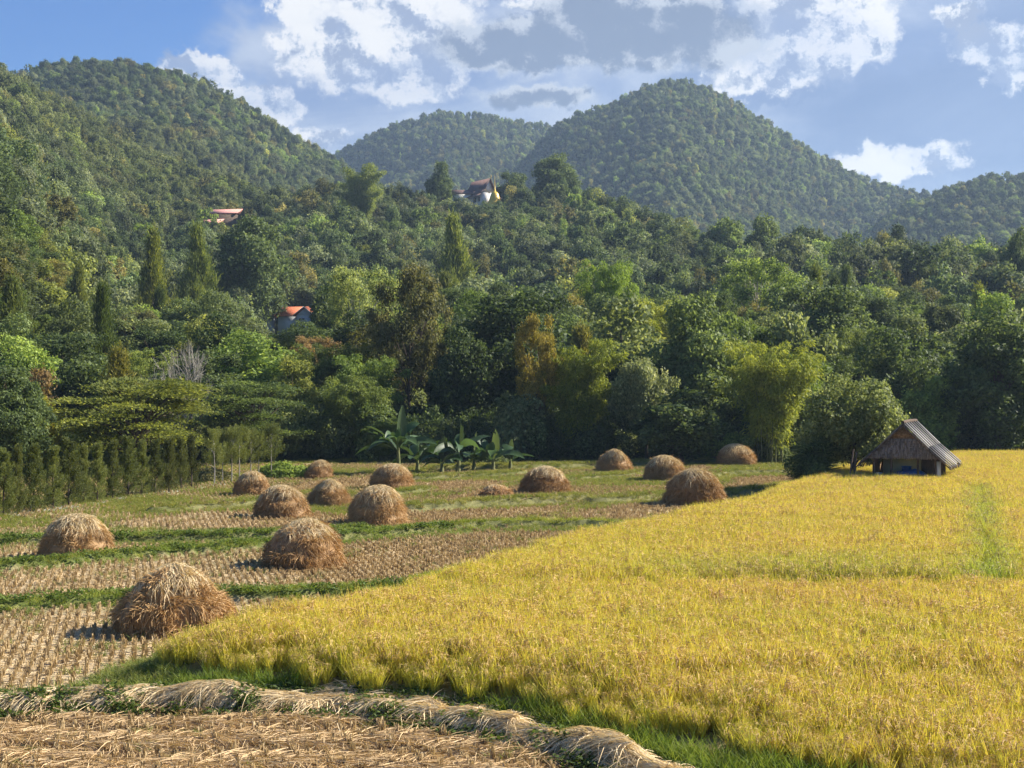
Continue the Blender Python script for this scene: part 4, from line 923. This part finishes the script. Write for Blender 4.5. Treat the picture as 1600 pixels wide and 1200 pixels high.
for sgn in (-1, 1): obj('bargeboard', mesh('bargeboard', [(*slab([[0, -.52, AP-.02], [sgn*HW*.55, -.52, AP-(AP-EV)*.55-.09], [sgn*HW*.55, -.47, AP-(AP-EV)*.55-.09], [0, -.47, AP-.02]], (0, 0, -.09)), 0),
        (*slab([[sgn*HW*.55, -.52, AP-(AP-EV)*.55-.09], [sgn*HW*1.03, -.52, EV-.08], [sgn*HW*1.03, -.47, EV-.08], [sgn*HW*.55, -.47, AP-(AP-EV)*.55-.09]], (0, 0, -.08)), 0)], M_POST), parent=hut)
# upper gable of woven bamboo, lower gable an apron of thatch with a ragged hem
zt_ = 2.30
def halfw(z): return max(.02, (AP-z)/(AP-EV)*HW-.10)
obj('gable_panel', mesh('gable_panel', [(*slab([[-halfw(zt_), -.18, zt_], [halfw(zt_), -.18, zt_], [.02, -.18, AP-.12], [-.02, -.18, AP-.12]], (0, .04, 0)), 0)], M_WEAVE), parent=hut)
par = []
for row in range(8):
    zz = 2.40-row*.105; hwd = min(halfw(zz-.12), 1.72); nn = int(hwd*2/.045)
    for i in range(nn):
        xx = -hwd+i*.045; l = r.uniform(.17, .25); yy = -.24-row*.026
        par.append((*slab([[xx, yy, zz], [xx+.05, yy, zz], [xx+.05+r.normal(0, .01), yy-.05, zz-l], [xx+r.normal(0, .01), yy-.05, zz-l]], (0, .012, 0)), 0, r.random(6)))
M_TH2 = leafmat('thatch_straw', [(0, (.07, .055, .045)), (.5, (.15, .125, .105)), (1, (.26, .22, .19))], trans=0, tinted=False, rough=.9, spec=.05)
obj('gable_thatch', mesh('gable_thatch', par, M_TH2), parent=hut)
par = []
for i in range(120):
    sgn = 1 if i % 2 else -1; yy = r.uniform(-.45, DP+.25); l = r.uniform(.06, .2); xx = sgn*(HW+r.uniform(-.1, .02)); par.append((*slab([[xx, yy, EV+.02], [xx, yy+.06, EV+.02], [xx+sgn*.05, yy+.05, EV-l], [xx+sgn*.05, yy, EV-l]], (.012, 0, 0)), 0, r.random(6)))
obj('eave_fringe', mesh('eave_fringe', par, M_TH2), parent=hut)
for px_, py_, hh_ in ((-1.42, 0, 1.75), (-.62, 0, 1.9), (.62, 0, 1.9), (1.42, 0, 1.75), (-1.42, DP-.2, 1.7), (1.42, DP-.2, 1.7), (0, DP-.2, 3.0)):
    obj('post', mesh('post', [(*tube([[px_, py_, -.3], [px_+.015, py_, hh_*.5], [px_, py_+.01, hh_]], [.07, .06, .055], 8), 0)], M_POST), parent=hut)
obj('tie_beam', mesh('tie_beam', [(*box((0, -.02, 1.72), (3.1, .09, .09)), 0)], M_POST), parent=hut)
obj('side_wall', mesh('side_wall', [(*box((-1.5, DP/2, .75), (.05, DP-.3, 1.5)), 0)], M_WEAVE), parent=hut)
obj('back_wall', mesh('back_wall', [(*box((-.45, DP-.25, .95), (2.0, .05, 1.9)), 0)], M_CREAM), parent=hut)
obj('dark_wall_end', mesh('back_wall_plank', [(*box((1.0, DP-.28, .95), (.9, .05, 1.9)), 0)], M_POST), parent=hut).name = 'back_wall_end'  # dark end of the back wall, added to close off the view behind
obj('partition', mesh('partition', [(*box((-.30, 1.2, .95), (1.8, .05, 1.15)), 0)], M_CREAM), parent=hut)
obj('inner_wall', mesh('inner_wall', [(*box((1.0, 1.25, .95), (.8, .05, 1.15)), 0)], M_POST), parent=hut)
obj('floor_deck', mesh('floor_deck', [(*box((0, DP/2, .42), (2.9, DP-.2, .08)), 0)], M_POST), parent=hut)
obj('board', mesh('board', [(*box((1.56, .05, .85), (.24, .04, 1.0)), 0)], M_WHITE), parent=hut, label='white upright board at the right corner')
def world(lx_, ly_, z): c_, s2 = math.cos(ha), math.sin(ha); return (hx+lx_*c_+ly_*s2, hy-lx_*s2+ly_*c_, hz0+z)
# things stored under the roof
K_ = 26; Xt, Yt = np.meshgrid(np.linspace(-1, 1, K_), np.linspace(-.4, .4, 10)); Zt = .34*(1-np.abs(Yt/.4)**3)*(1-np.abs(Xt)**6)*(.65+.25*np.sin(Xt*2.2+1.2)+.25*vnoise(Xt*3+5, Yt*5+5, 4)); ix = np.arange(K_*10).reshape(10, K_)
tarp = mesh('tarpaulin', [(np.stack([Xt, Yt, Zt], -1).reshape(-1, 3), np.stack([ix[:-1, :-1], ix[:-1, 1:], ix[1:, 1:], ix[1:, :-1]], -1).reshape(-1, 4), 0), (*box((0, 0, .04), (1.9, .76, .08)), 0)], M_TARP, smooth=True)
o = obj('tarpaulin', tarp, label='crumpled blue tarpaulin heaped on the deck inside the hut', cat='tarpaulin'); o.location = world(.15, .55, .46); o.rotation_euler = (0, 0, -ha); o.scale = (.95, 1, 1.35)
def bucket(loc, h, m_, lb, nm, cat):
    e = empty(nm, loc, 0, label=lb, cat=cat)
    obj('body', mesh('body', [(*tube([[0, 0, 0], [0, 0, h*.5], [0, 0, h]], [.15, .17, .18], 14), 0), (*tube([[0, 0, .01], [0, 0, .012]], [.15, .001], 14), 0)], m_), parent=e)
    obj('rim', mesh('rim', [(*tube([[0, 0, h-.02], [0, 0, h+.015]], [.19, .19], 14), 0)], m_), parent=e)
M_GREY = plain('grey_plastic', (.34, .37, .40), (.42, .45, .48), 4, .5)
bucket(world(-1.25, .25, .46), .28, M_GREY, 'pale grey plastic tub at the left front of the hut deck', 'plastic_tub', 'tub')
e = empty('storage_crate', world(-.05, 1.0, .46), -ha, label='blue crate standing behind the tarpaulin against the cream wall', cat='crate')
obj('body', mesh('body', [(*box((0, 0, .28), (.42, .3, .56)), 0)], M_TARP), parent=e); obj('lid', mesh('lid', [(*box((0, 0, .575), (.46, .34, .03)), 0)], M_TARP), parent=e)
# ------------------------------------------------------------------ plants beside the hut
def featx(kind, u, vtop, vbase_d, wpx, tint, label, **k): return feat(kind, u, vtop, vbase_d, wpx, tint, label, **k)
KINDS['hutside'] = [(5, 5.2, *bushy(70, 5, 5.2, 80, 30000, .17, 'round', low=.10, cr=.13, flat=.6, trunk=.12))]; KN['hutside'] = ('broadleaf_tree', 'tree', 'tree')
feat('hutside', 1335, 588, 73.5, 160, 'green', 'leafy wide tree shading the left side of the thatched hut', rz=.6)
def fountain(seed, H, n=360):
    r = np.random.default_rng(seed); a = r.random(n)*6.283; z = r.random(n)**1.3*H*.72; t_ = r.uniform(.25, 1.2, n)
    D = unit(np.stack([np.cos(a)*t_, np.sin(a)*t_, np.full(n, .9)], 1)); V, Fc, q = ribbons(np.stack([np.cos(a)*.1, np.sin(a)*.1, z], 1), D, r.uniform(.5, .95, n), .055, np.stack([np.cos(a)*.25, np.sin(a)*.25, -r.uniform(.3, .7, n)], 1), 4, [.5, 1, .9, .6, .1], rng=r)
    return V, Fc, q
def stemmy(name, seed, H, loc, sc, tint, label, cat, extra=0):
    r = np.random.default_rng(seed); e = empty(name, loc, 0, label=label, cat=cat); e.scale = (sc,)*3; parts = []; st = []
    for i in range(5):
        dx, dy = r.normal(0, .32, 2); V, Fc, q = fountain(seed*10+i, H*r.uniform(.7, 1)); parts.append((V+np.array([dx, dy, 0]), Fc, 0, q)); st.append((*tube([[dx, dy, 0], [dx*1.1, dy*1.1, H*.7]], [.05, .03], 6), 0))
    C = r.normal(size=(8, 3))*[.5, .5, .4]+[0, 0, H*.45]; g = clump_leaves(C, np.full((8, 3), .45), 3500, r, .13, .6); parts.append((*g[:2], 0, g[2]))
    obj('foliage', mesh('foliage', parts, M_LEAF), parent=e)['tint'] = list(TINTS[tint]); obj('stem', mesh('stem', st, M_BARK), parent=e)
x, y = (1276-800)/F*72.5, 72.5; stemmy('long_leaved_shrub', 31, 2.3, (x, y, gh(x, y)-.05), 1.22, 'deep green', 'dark bushy shrub of long drooping leaves left of the hut', 'shrub')
# leaning poles under the tree
for i, (u0, v0, u1, v1) in enumerate(((1325, 752, 1336, 712), (1332, 752, 1341, 716))):
    d = 70.5+i*.4; a = np.array([(u0-800)/F*d, d, CH+(600-v0)/F*d-.3]); b = np.array([(u1-800)/F*d, d+.3, CH+(600-v1)/F*d+.3])
    o = obj('leaning_pole', mesh('leaning_pole', [(*tube([a, (a+b)/2, b], [.05, .045, .04], 7), 0)], M_POST)); o['label'] = ('left one' if i == 0 else 'right one')+' of two dark poles leaning beside the hut tree'; o['category'] = 'pole'; o['group'] = 'poles leaning beside the hut'
# ------------------------------------------------------------------ lane and the row of cypresses
LA, LB = G(-60, 822, .1), G(322, 764, .1)
lane = np.array([LA, LB]); dl = unit((lane[1]-lane[0])[None])[0]; nl = np.array([-dl[1], dl[0]])
a0 = lane[0]-dl*4+nl*1.0; a1 = lane[1]+dl*5+nl*1.0; nsg = 40; V = []
for i in range(nsg+1):
    p = a0+(a1-a0)*i/nsg; q = p+nl*1.1
    for c_ in (p, q): V.append([c_[0], c_[1], max(gh(*p), gh(*q))+.03])
Fc = [[2*i, 2*i+2, 2*i+3, 2*i+1] for i in range(nsg)]
V = np.array(V); V2 = V.copy(); V2[:, 2] -= .25
obj('lane', mesh('lane', [(np.concatenate([V, V2]), np.array(Fc+[[2*i, 2*i+len(V), 2*i+2+len(V), 2*i+2] for i in range(nsg)]), 0)], plain('concrete', (.20, .20, .19), (.30, .29, .28), 2)), kind='structure')
CY = [cypress(s) for s in (1, 2, 3, 4)]
N17 = ['leftmost', 'second', 'third', 'fourth', 'fifth', 'sixth', 'seventh', 'eighth', 'ninth', 'tenth', 'eleventh', 'twelfth', 'thirteenth', 'fourteenth', 'fifteenth']
cyp = [(-22, 806, 712, 44), (6, 803, 700, 44), (27, 801, 696, 38), (52, 797, 694, 52), (83, 791, 696, 46), (108, 787, 684, 56), (130, 784, 694, 34), (152, 781, 692, 40), (176, 777, 687, 40), (201, 773, 681, 48), (222, 771, 688, 34), (242, 769, 687, 38), (264, 766, 682, 38), (283, 762, 682, 34), (299, 759, 680, 34)]
for i, (u, vb, vt, wp) in enumerate(cyp):
    x, y = G(u, vb, .12); z = gh(x, y); H = (vb-vt)/F*y; e = empty('cypress', (x, y, z-.03), i*1.7, label=(N17[i]+(' of the' if i == 0 else ' from left in the')+' row of column-shaped cypresses'), cat='cypress', group='cypresses in a row along the lane')
    Wm = wp/F*y*.80; e.scale = (Wm/1.05, Wm/1.05, H/3.0*1.02); g_ = .95+.2*math.sin(i*2.1)
    if i >= 12: g_ *= .62
    f_, t_ = CY[(i*3) % 4]; obj('foliage', f_, parent=e)['tint'] = [g_, g_, g_]; obj('trunk', t_, parent=e)
YT = [cypress(s, 3.1, 1.7, 11000, bare=.36, cone=False, flames=60) for s in (11, 12)]
yt = [(335, 755, 668, 46), (348, 752, 672, 38), (362, 752, 666, 40), (374, 750, 664, 46), (392, 748, 668, 40), (404, 747, 672, 34), (424, 746, 660, 46)]
for i, (u, vb, vt, wp) in enumerate(yt):
    x, y = G(u, vb, .1); H = (vb-vt)/F*y; e = empty('young_pine', (x, y, gh(x, y)-.03), i*2.3, label=(N17[i]+(' of the' if i == 0 else ' from left among the')+' young trees with bare pale trunks'), cat='tree', group='young bare-trunked trees beyond the cypresses')
    Wm = wp/F*y*.85; e.scale = (Wm/1.7, Wm/1.7, H/3.1); f_, t_ = YT[i % 2]; g_ = 1.0+.12*math.sin(i*3); obj('foliage', f_, parent=e)['tint'] = [g_*1.05, g_*1.05, g_]; obj('trunk', t_, parent=e)
# ------------------------------------------------------------------ banana plants
def banana_leaf(r, L, Wd, a, up, droop, z0, r0=.06):
    n = 13; t = np.linspace(0, 1, n); D = np.array([math.cos(a)*math.cos(up), math.sin(a)*math.cos(up), math.sin(up)])
    c = np.array([math.cos(a)*r0, math.sin(a)*r0, z0])+D*(L*t)[:, None]+np.array([math.cos(a)*.25, math.sin(a)*.25, -1])*droop*(t**2.2)[:, None]*L
    T = unit(np.gradient(c, axis=0)); S = unit(np.cross(T, [0, 0, 1.])+r.normal(0, .12, 3)); tw = r.normal(0, .5); U_ = np.cross(S, T); S2 = S*math.cos(tw)+U_*math.sin(tw); U2 = np.cross(S2, T)
    wd = Wd*.5*np.interp(t, [0, .14, .22, .5, .8, 1], [.05, .06, .7, 1, .8, .08])
    Vl = c+S2*wd[:, None]+U2*(wd*.35)[:, None]; Vr = c-S2*wd[:, None]+U2*(wd*.35)[:, None]; j = r.normal(0, .03, (n, 1)); Vl = Vl+T*j; Vr = Vr-T*j
    V = np.stack([Vl, c, Vr], 1).reshape(-1, 3); Fc = [[3*i+k, 3*i+k+1, 3*i+k+4, 3*i+k+3] for i in range(n-1) for k in (0, 1) if not (r.random() < .06)]
    return V, np.array(Fc), np.full(len(Fc), r.random())
BA = [(622, 738, 636, 104, 14, 'tallest banana plant, leftmost, with glossy torn leaves above the haystacks'), (690, 736, 672, 76, 8, 'low banana plant between the leftmost and the middle one'),
      (716, 735, 650, 84, 10, 'middle banana plant with one leaf held straight up'), (770, 733, 654, 70, 9, 'rightmost banana plant with short rounded leaves'), (740, 732, 660, 56, 8, 'small banana plant behind the middle ones'), (652, 733, 662, 76, 9, 'spreading banana plant just right of the tallest one'), (797, 731, 676, 56, 7, 'low dark banana plant at the right end of the group')]
for i, (u, vb, vt, wp, nl_, lb) in enumerate(BA):
    x, y = G(u, vb, .15); y = min(y, 99.5-.6*i); x = (u-800)/F*y; H = (vb-vt)/F*y; r = np.random.default_rng(200+i); e = empty('banana_plant', (x, y, gh(x, y)-.05), 0, label=lb, cat='banana plant', group='banana plants at the foot of the wood')
    sh = H*(.42 if i in (0, 2) else .26); L = min(H*.66, wp/F*y*.72)
    obj('stem', mesh('stem', [(*tube([[0, 0, 0], [.03, 0, sh*.6], [0, 0, sh*1.05]], [.15, .11, .07], 8), 0)], M_CULM), parent=e)
    for k in range(nl_):
        a = k*2.4+r.normal(0, .25); up = r.uniform(.45, 1.25) if k else 1.5; V, Fc, q = banana_leaf(r, L*r.uniform(.85, 1.2), .68, a, up, r.uniform(.25, .85)*(0 if k == 0 else 1), sh*r.uniform(.85, 1.02))
        o = obj('leaf', mesh('leaf', [(V, Fc, 0, q)], M_BAN, smooth=True), parent=e); gg = r.uniform(.7, 1.35); o['tint'] = [gg*(1.25 if k == 0 else 1), gg, gg*.95]
# creeper mound below the big bamboo
def mound(name, u, vt, vb, wp, tint, lb, seed, d=None):
    x, y = G(u, vb, .1); y = d or min(y, 103); x = (u-800)/F*y; r = np.random.default_rng(seed); H = CH+(600-vt)/F*y-gh(x, y); Wm = wp/F*y; K = 26
    C = np.stack([r.normal(0, Wm*.22, K), r.normal(0, .5, K), r.uniform(.05, .8, K)*H], 1); C[:, 2] *= np.exp(-(C[:, 0]/(Wm*.42))**2); g = clump_leaves(C, r.uniform(.35, .7, (K, 3)), 9000, r, .15, .5)
    e = empty(name, (x, y, gh(x, y)), 0, label=lb, cat='shrub'); obj('foliage', mesh('foliage', [(*g[:2], 0, g[2])], M_LEAF), parent=e)['tint'] = list(TINTS[tint])
    obj('stem', mesh('stem', [(*tube([[0, 0, -.1], [C[i, 0]*.5, 0, C[i, 2]*.5], C[i]], [.05, .035, .015], 5), 0) for i in range(0, K, 3)], M_BARK), parent=e)
mound('creeper_mound', 1150, 676, 716, 120, 'light green', 'bright creeper-covered mound right behind the farthest right haystack', 1)
mound('creeper_mound', 1205, 690, 714, 90, 'green', 'low green scrub trailing right from the bright creeper mound', 2)
mound('dry_bush', 332, 744, 758, 34, 'brown', 'low brownish bush at the end of the cypress row', 3, 83)
mound('leafy_bush', 445, 730, 750, 70, 'light green', 'light green bush right of the bare-trunked young trees', 4, 86)
mound('leafy_bush', 1410, 684, 700, 110, 'green', 'green scrub line behind the hut at the foot of the wood', 5, 104)
mound('leafy_bush', 770, 716, 733, 50, 'green', 'small sunlit bush right of the banana plants', 6, 98)
# ------------------------------------------------------------------ buildings on the slope
M_TILE = plain('roof_tile', (.50, .13, .06), (.66, .22, .11), 3, .7, .2, .02, (9, 1, 1))
M_PINK = plain('pink_roof', (.52, .24, .20), (.64, .33, .28), 2, .7)
M_BROWN = plain('brown_roof', (.13, .08, .07), (.20, .13, .11), 3, .7)
M_GOLD = plain('gold_paint', (.72, .46, .05), (.80, .55, .09), 3, .35, .5)
M_DARK = plain('dark_glass', (.02, .025, .03), None, 3, .2, .5)
def gable(e, W_, D_, zw, zr, ov, wallm, roofm, part=''):
    obj('wall', mesh('wall', [(*box((0, 0, zw/2-1.5), (W_, D_, zw+3)), 0), (*slab([[-W_/2, -D_/2, zw], [W_/2, -D_/2, zw], [.01, -D_/2, zr-.15], [-.01, -D_/2, zr-.15]], (0, D_, 0)), 0)], wallm), parent=e)
    return obj('roof', mesh('roof', [(*slab([[0, -D_/2-ov, zr], [s*(W_/2+ov), -D_/2-ov, zw-(zr-zw)*ov*2/W_], [s*(W_/2+ov), D_/2+ov, zw-(zr-zw)*ov*2/W_], [0, D_/2+ov, zr]], (0, 0, .18)), 0) for s in (-1, 1)], roofm), parent=e)
def hz(k, v): u, _, d = HOUSES[k]; return CH+(600-v)/F*d
# white house with red tiled roof: ridge across the view, a gable wing facing us
hx_, hy_ = hp('house'); zb = hz('house', 512); e = empty('hillside_house', (hx_, hy_, zb), R(-8), label='white house with an orange tiled roof half hidden on the wooded slope', cat='house')
M_BLUEW = plain('pale_wall', (.50, .54, .58), (.60, .63, .66), 2, .8)
obj('wall', mesh('wall', [(*box((-1.6, 1, .0), (4.6, 4, 4.2)), 0), (*box((1.3, -.6, .1), (2.9, 3.2, 4.0)), 0), (*slab([[-.15, -2.2, 2.1], [2.75, -2.2, 2.1], [1.31, -2.2, 3.25], [1.29, -2.2, 3.25]], (0, 3.2, 0)), 0)], M_BLUEW), parent=e)
rf = obj('roof', mesh('roof', [(*slab([[-4.3, -1.6, 1.95], [1.2, -1.6, 1.95], [1.2, 1.0, 3.65], [-3.6, 1.0, 3.65]], (0, 0, .15)), 0), (*slab([[-4.3, 3.6, 1.95], [1.2, 3.6, 1.95], [1.2, 1.0, 3.65], [-3.6, 1.0, 3.65]], (0, 0, .15)), 0),
   (*slab([[1.3, -2.8, 3.5], [-.7, -2.8, 1.9], [-.7, 1.5, 1.9], [1.3, 1.5, 3.5]], (0, 0, .15)), 0), (*slab([[1.3, -2.8, 3.5], [3.3, -2.8, 1.9], [3.3, 1.5, 1.9], [1.3, 1.5, 3.5]], (0, 0, .15)), 0)], M_TILE), parent=e)
obj('fascia', mesh('fascia', [(*slab([[1.3, -2.86, 3.5], [s+1.3, -2.86, 1.88], [s+1.3, -2.82, 1.88], [1.3, -2.82, 3.5]], (0, 0, .16)), 0) for s in (-2.02, 2.02)], M_WHITE), parent=e)
wn = obj('window', mesh('window', [(*box((.85, -2.23, 1.15), (1.15, .06, 1.1)), 0)], M_WHITE), parent=e); obj('pane', mesh('pane', [(*box((x_, -2.27, z_), (.42, .04, .4)), 0) for x_ in (.59, 1.11) for z_ in (.9, 1.4)], M_DARK), parent=wn)
obj('balcony', mesh('balcony', [(*box((3.2, -2.0, 1.6), (1.2, 1.6, .12)), 0), (*box((3.7, -2.7, .4), (.12, .12, 2.6)), 0), (*box((2.72, -2.7, .4), (.12, .12, 2.6)), 0)], M_WHITE), parent=e)
e = empty('hillside_shed', (hx_-6.3, hy_+2, zb+.4), 0, label='little orange-roofed outbuilding left of the white house', cat='house'); gable(e, 2.2, 2.2, 1.9, 2.8, .4, M_BLUEW, M_TILE).rotation_euler = (0, 0, 0)
# two long pink roofs stepped down the slope
px0, py0 = hp('pink')
for j, (u, v, d, wpx, lb) in enumerate(((345, 334, 418, 58, 'upper, longer one of two pinkish metal roofs among the trees'), (324, 350, 408, 42, 'lower, shorter one of two pinkish metal roofs among the trees'))):
    x = (u-800)/F*d; z = CH+(600-v)/F*d; e = empty('pink_roofed_house', (x, d, z-3), R(12), label=lb, cat='house', group='pink roofed buildings on the left slope'); L_ = wpx/F*d
    obj('wall', mesh('wall', [(*box((0, 0, .4), (L_*.9, 3, 4.6)), 0)], M_POST), parent=e)
    obj('roof', mesh('roof', [(*slab([[-L_/2-.8, -2.3, 2.6], [L_/2-.6, -2.3, 3.0], [L_/2+.9, 0, 4.4], [-L_/2+.9, 0, 3.9]], (0, 0, .14)), 0), (*slab([[-L_/2+.9, 0, 3.9], [L_/2+.9, 0, 4.4], [L_/2, 2.3, 3.0], [-L_/2, 2.3, 2.6]], (0, 0, .14)), 0)], M_PINK), parent=e)
# temple hall with tiered roof and the gilded chedi
tx_, ty_ = hp('temple'); zb = hz('temple', 318); e = empty('temple_hall', (tx_+1.6, ty_, zb), R(38), label='white temple hall with a steep tiered brown roof on the ridge', cat='temple')
M_WW = plain('lime_wall', (.74, .73, .70), (.82, .81, .78), 2, .8)
obj('wall', mesh('wall', [(*box((0, 3, .6), (4.4, 8.4, 5.2)), 0), (*slab([[-2.2, -1.2, 3.2], [2.2, -1.2, 3.2], [.01, -1.2, 7.0], [-.01, -1.2, 7.0]], (0, 8.4, 0)), 0)], M_WW), parent=e)
rf = obj('roof', mesh('roof', [(*slab([[0, -1.9, 7.4], [s*1.9, -1.9, 4.1], [s*1.9, 7.6, 4.1], [0, 7.6, 7.2]], (0, 0, .2)), 0) for s in (-1, 1)]+[(*slab([[s*1.6, -1.6, 4.2], [s*3.6, -1.6, 2.7], [s*3.6, 8.6, 2.7], [s*1.6, 8.6, 4.2]], (0, 0, .18)), 0) for s in (-1, 1)]+[(*slab([[s*3.1, -1.2, 2.6], [s*4.9, -1.2, 1.7], [s*4.9, 9.4, 1.7], [s*3.1, 9.4, 2.6]], (0, 0, .16)), 0) for s in (-1, 1)], M_BROWN), parent=e)
obj('ridge_finial', mesh('ridge_finial', [(*tube([[0, -1.9, 7.4], [0, -2.4, 8.0], [0, -2.3, 8.7]], [.14, .10, .02], 6), 0)], M_GOLD), parent=rf)
obj('bargeboard', mesh('bargeboard', [(*slab([[0, -1.98, 7.5], [s*1.95, -1.98, 4.1], [s*1.95, -1.93, 4.1], [0, -1.93, 7.5]], (0, 0, .3)), 0) for s in (-1, 1)], M_BROWN), parent=rf)
obj('window', mesh('window', [(*box((-2.23, y_, 1.2), (.06, .8, 1.3)), 0) for y_ in (.8, 2.8, 4.8)], M_DARK), parent=e)
e = empty('side_pavilion', (tx_-6.2, ty_+1.5, zb+1.5), R(20), label='low brown-roofed building left of the temple hall', cat='temple building')
gable(e, 3.4, 7.0, 1.6, 2.7, .5, M_WW, M_BROWN).rotation_euler = (0, 0, 0); e.rotation_euler = (0, 0, R(98))
cx_ = (773-800)/F*447; e = empty('golden_chedi', (cx_, 447, CH+(600-322)/F*447), 0, label='golden bell-shaped shrine with a thin spire in front of the temple', cat='shrine')
def lathe(pr, k=20): return tube([[0, 0, z] for z, _ in pr], [q for _, q in pr], k)
obj('base', mesh('base', [(*lathe([(-3, 2.7), (0, 2.7), (.02, 2.4), (.8, 2.4), (.82, 2.1), (1.4, 2.1), (1.42, 1.8)]), 0)], M_GOLD), parent=e)
obj('bell', mesh('bell', [(*lathe([(1.4, 1.85), (1.8, 1.75), (2.8, 1.45), (3.7, 1.2), (4.2, .8), (4.4, .45), (4.5, .02)]), 0)], M_GOLD, smooth=True), parent=e)
obj('spire', mesh('spire', [(*lathe([(4.2, .5), (4.6, .42), (4.65, .3), (5.2, .28), (5.25, .2), (6.2, .16), (8.2, .07), (9.6, .02)], 10), 0)], M_GOLD), parent=e)
# a long pale wall end right of the shrine
e = empty('ridge_pavilion', ((838-800)/F*446, 446, CH+(600-308)/F*446-1.6), R(8), label='flat pale roof line showing right of the golden shrine', cat='temple building')
obj('wall', mesh('wall', [(*box((0, 0, .2), (7, 2.4, 2.4)), 0)], M_WW), parent=e); obj('roof', mesh('roof', [(*box((0, 0, 1.5), (8.2, 3.2, .16)), 0)], M_BROWN), parent=e)
# heap of straw on the far right bank
x, y = (1590-800)/F*101, 101.; r = np.random.default_rng(8); n = 2600; xx = x+r.normal(0, .9, n); yy = y+r.normal(0, .35, n)
V, Fc, q = ribbons(np.stack([xx, yy, ground_h(xx, yy, False)+.45*np.exp(-((xx-x)/1.1)**2)*r.random(n)], 1), unit(r.normal(size=(n, 3))*[1, 1, .3]), .4, .025, (0, 0, -.05), 2, rng=r)
o = obj('straw_heap', mesh('straw_heap', [(V, Fc, 0, q)], M_STRAW), label='low heap of cut straw at the far right end of the rice field', cat='straw heap'); o['tint'] = [1., .9, .8]
# ------------------------------------------------------------------ haze, an even pale air round the whole place
M_HAZE = bpy.data.materials.new('haze'); M_HAZE.use_nodes = True; M_HAZE.cycles.homogeneous_volume = True; t = NT(M_HAZE.node_tree); t.n.clear()
pv = t.new('ShaderNodeVolumePrincipled'); pv.inputs['Color'].default_value = (.55, .74, 1.0, 1); pv.inputs['Density'].default_value = .00017; pv.inputs['Anisotropy'].default_value = .25
ho = t.new('ShaderNodeOutputMaterial'); t.put(ho.inputs['Volume'], pv.outputs[0])
V, Fc = box((0, 700, 185), (5600, 4200, 380)); hzo = obj('haze', mesh('haze', [(V, Fc, 0)], M_HAZE), kind='stuff', label='thin blue afternoon haze over the valley', cat='haze')
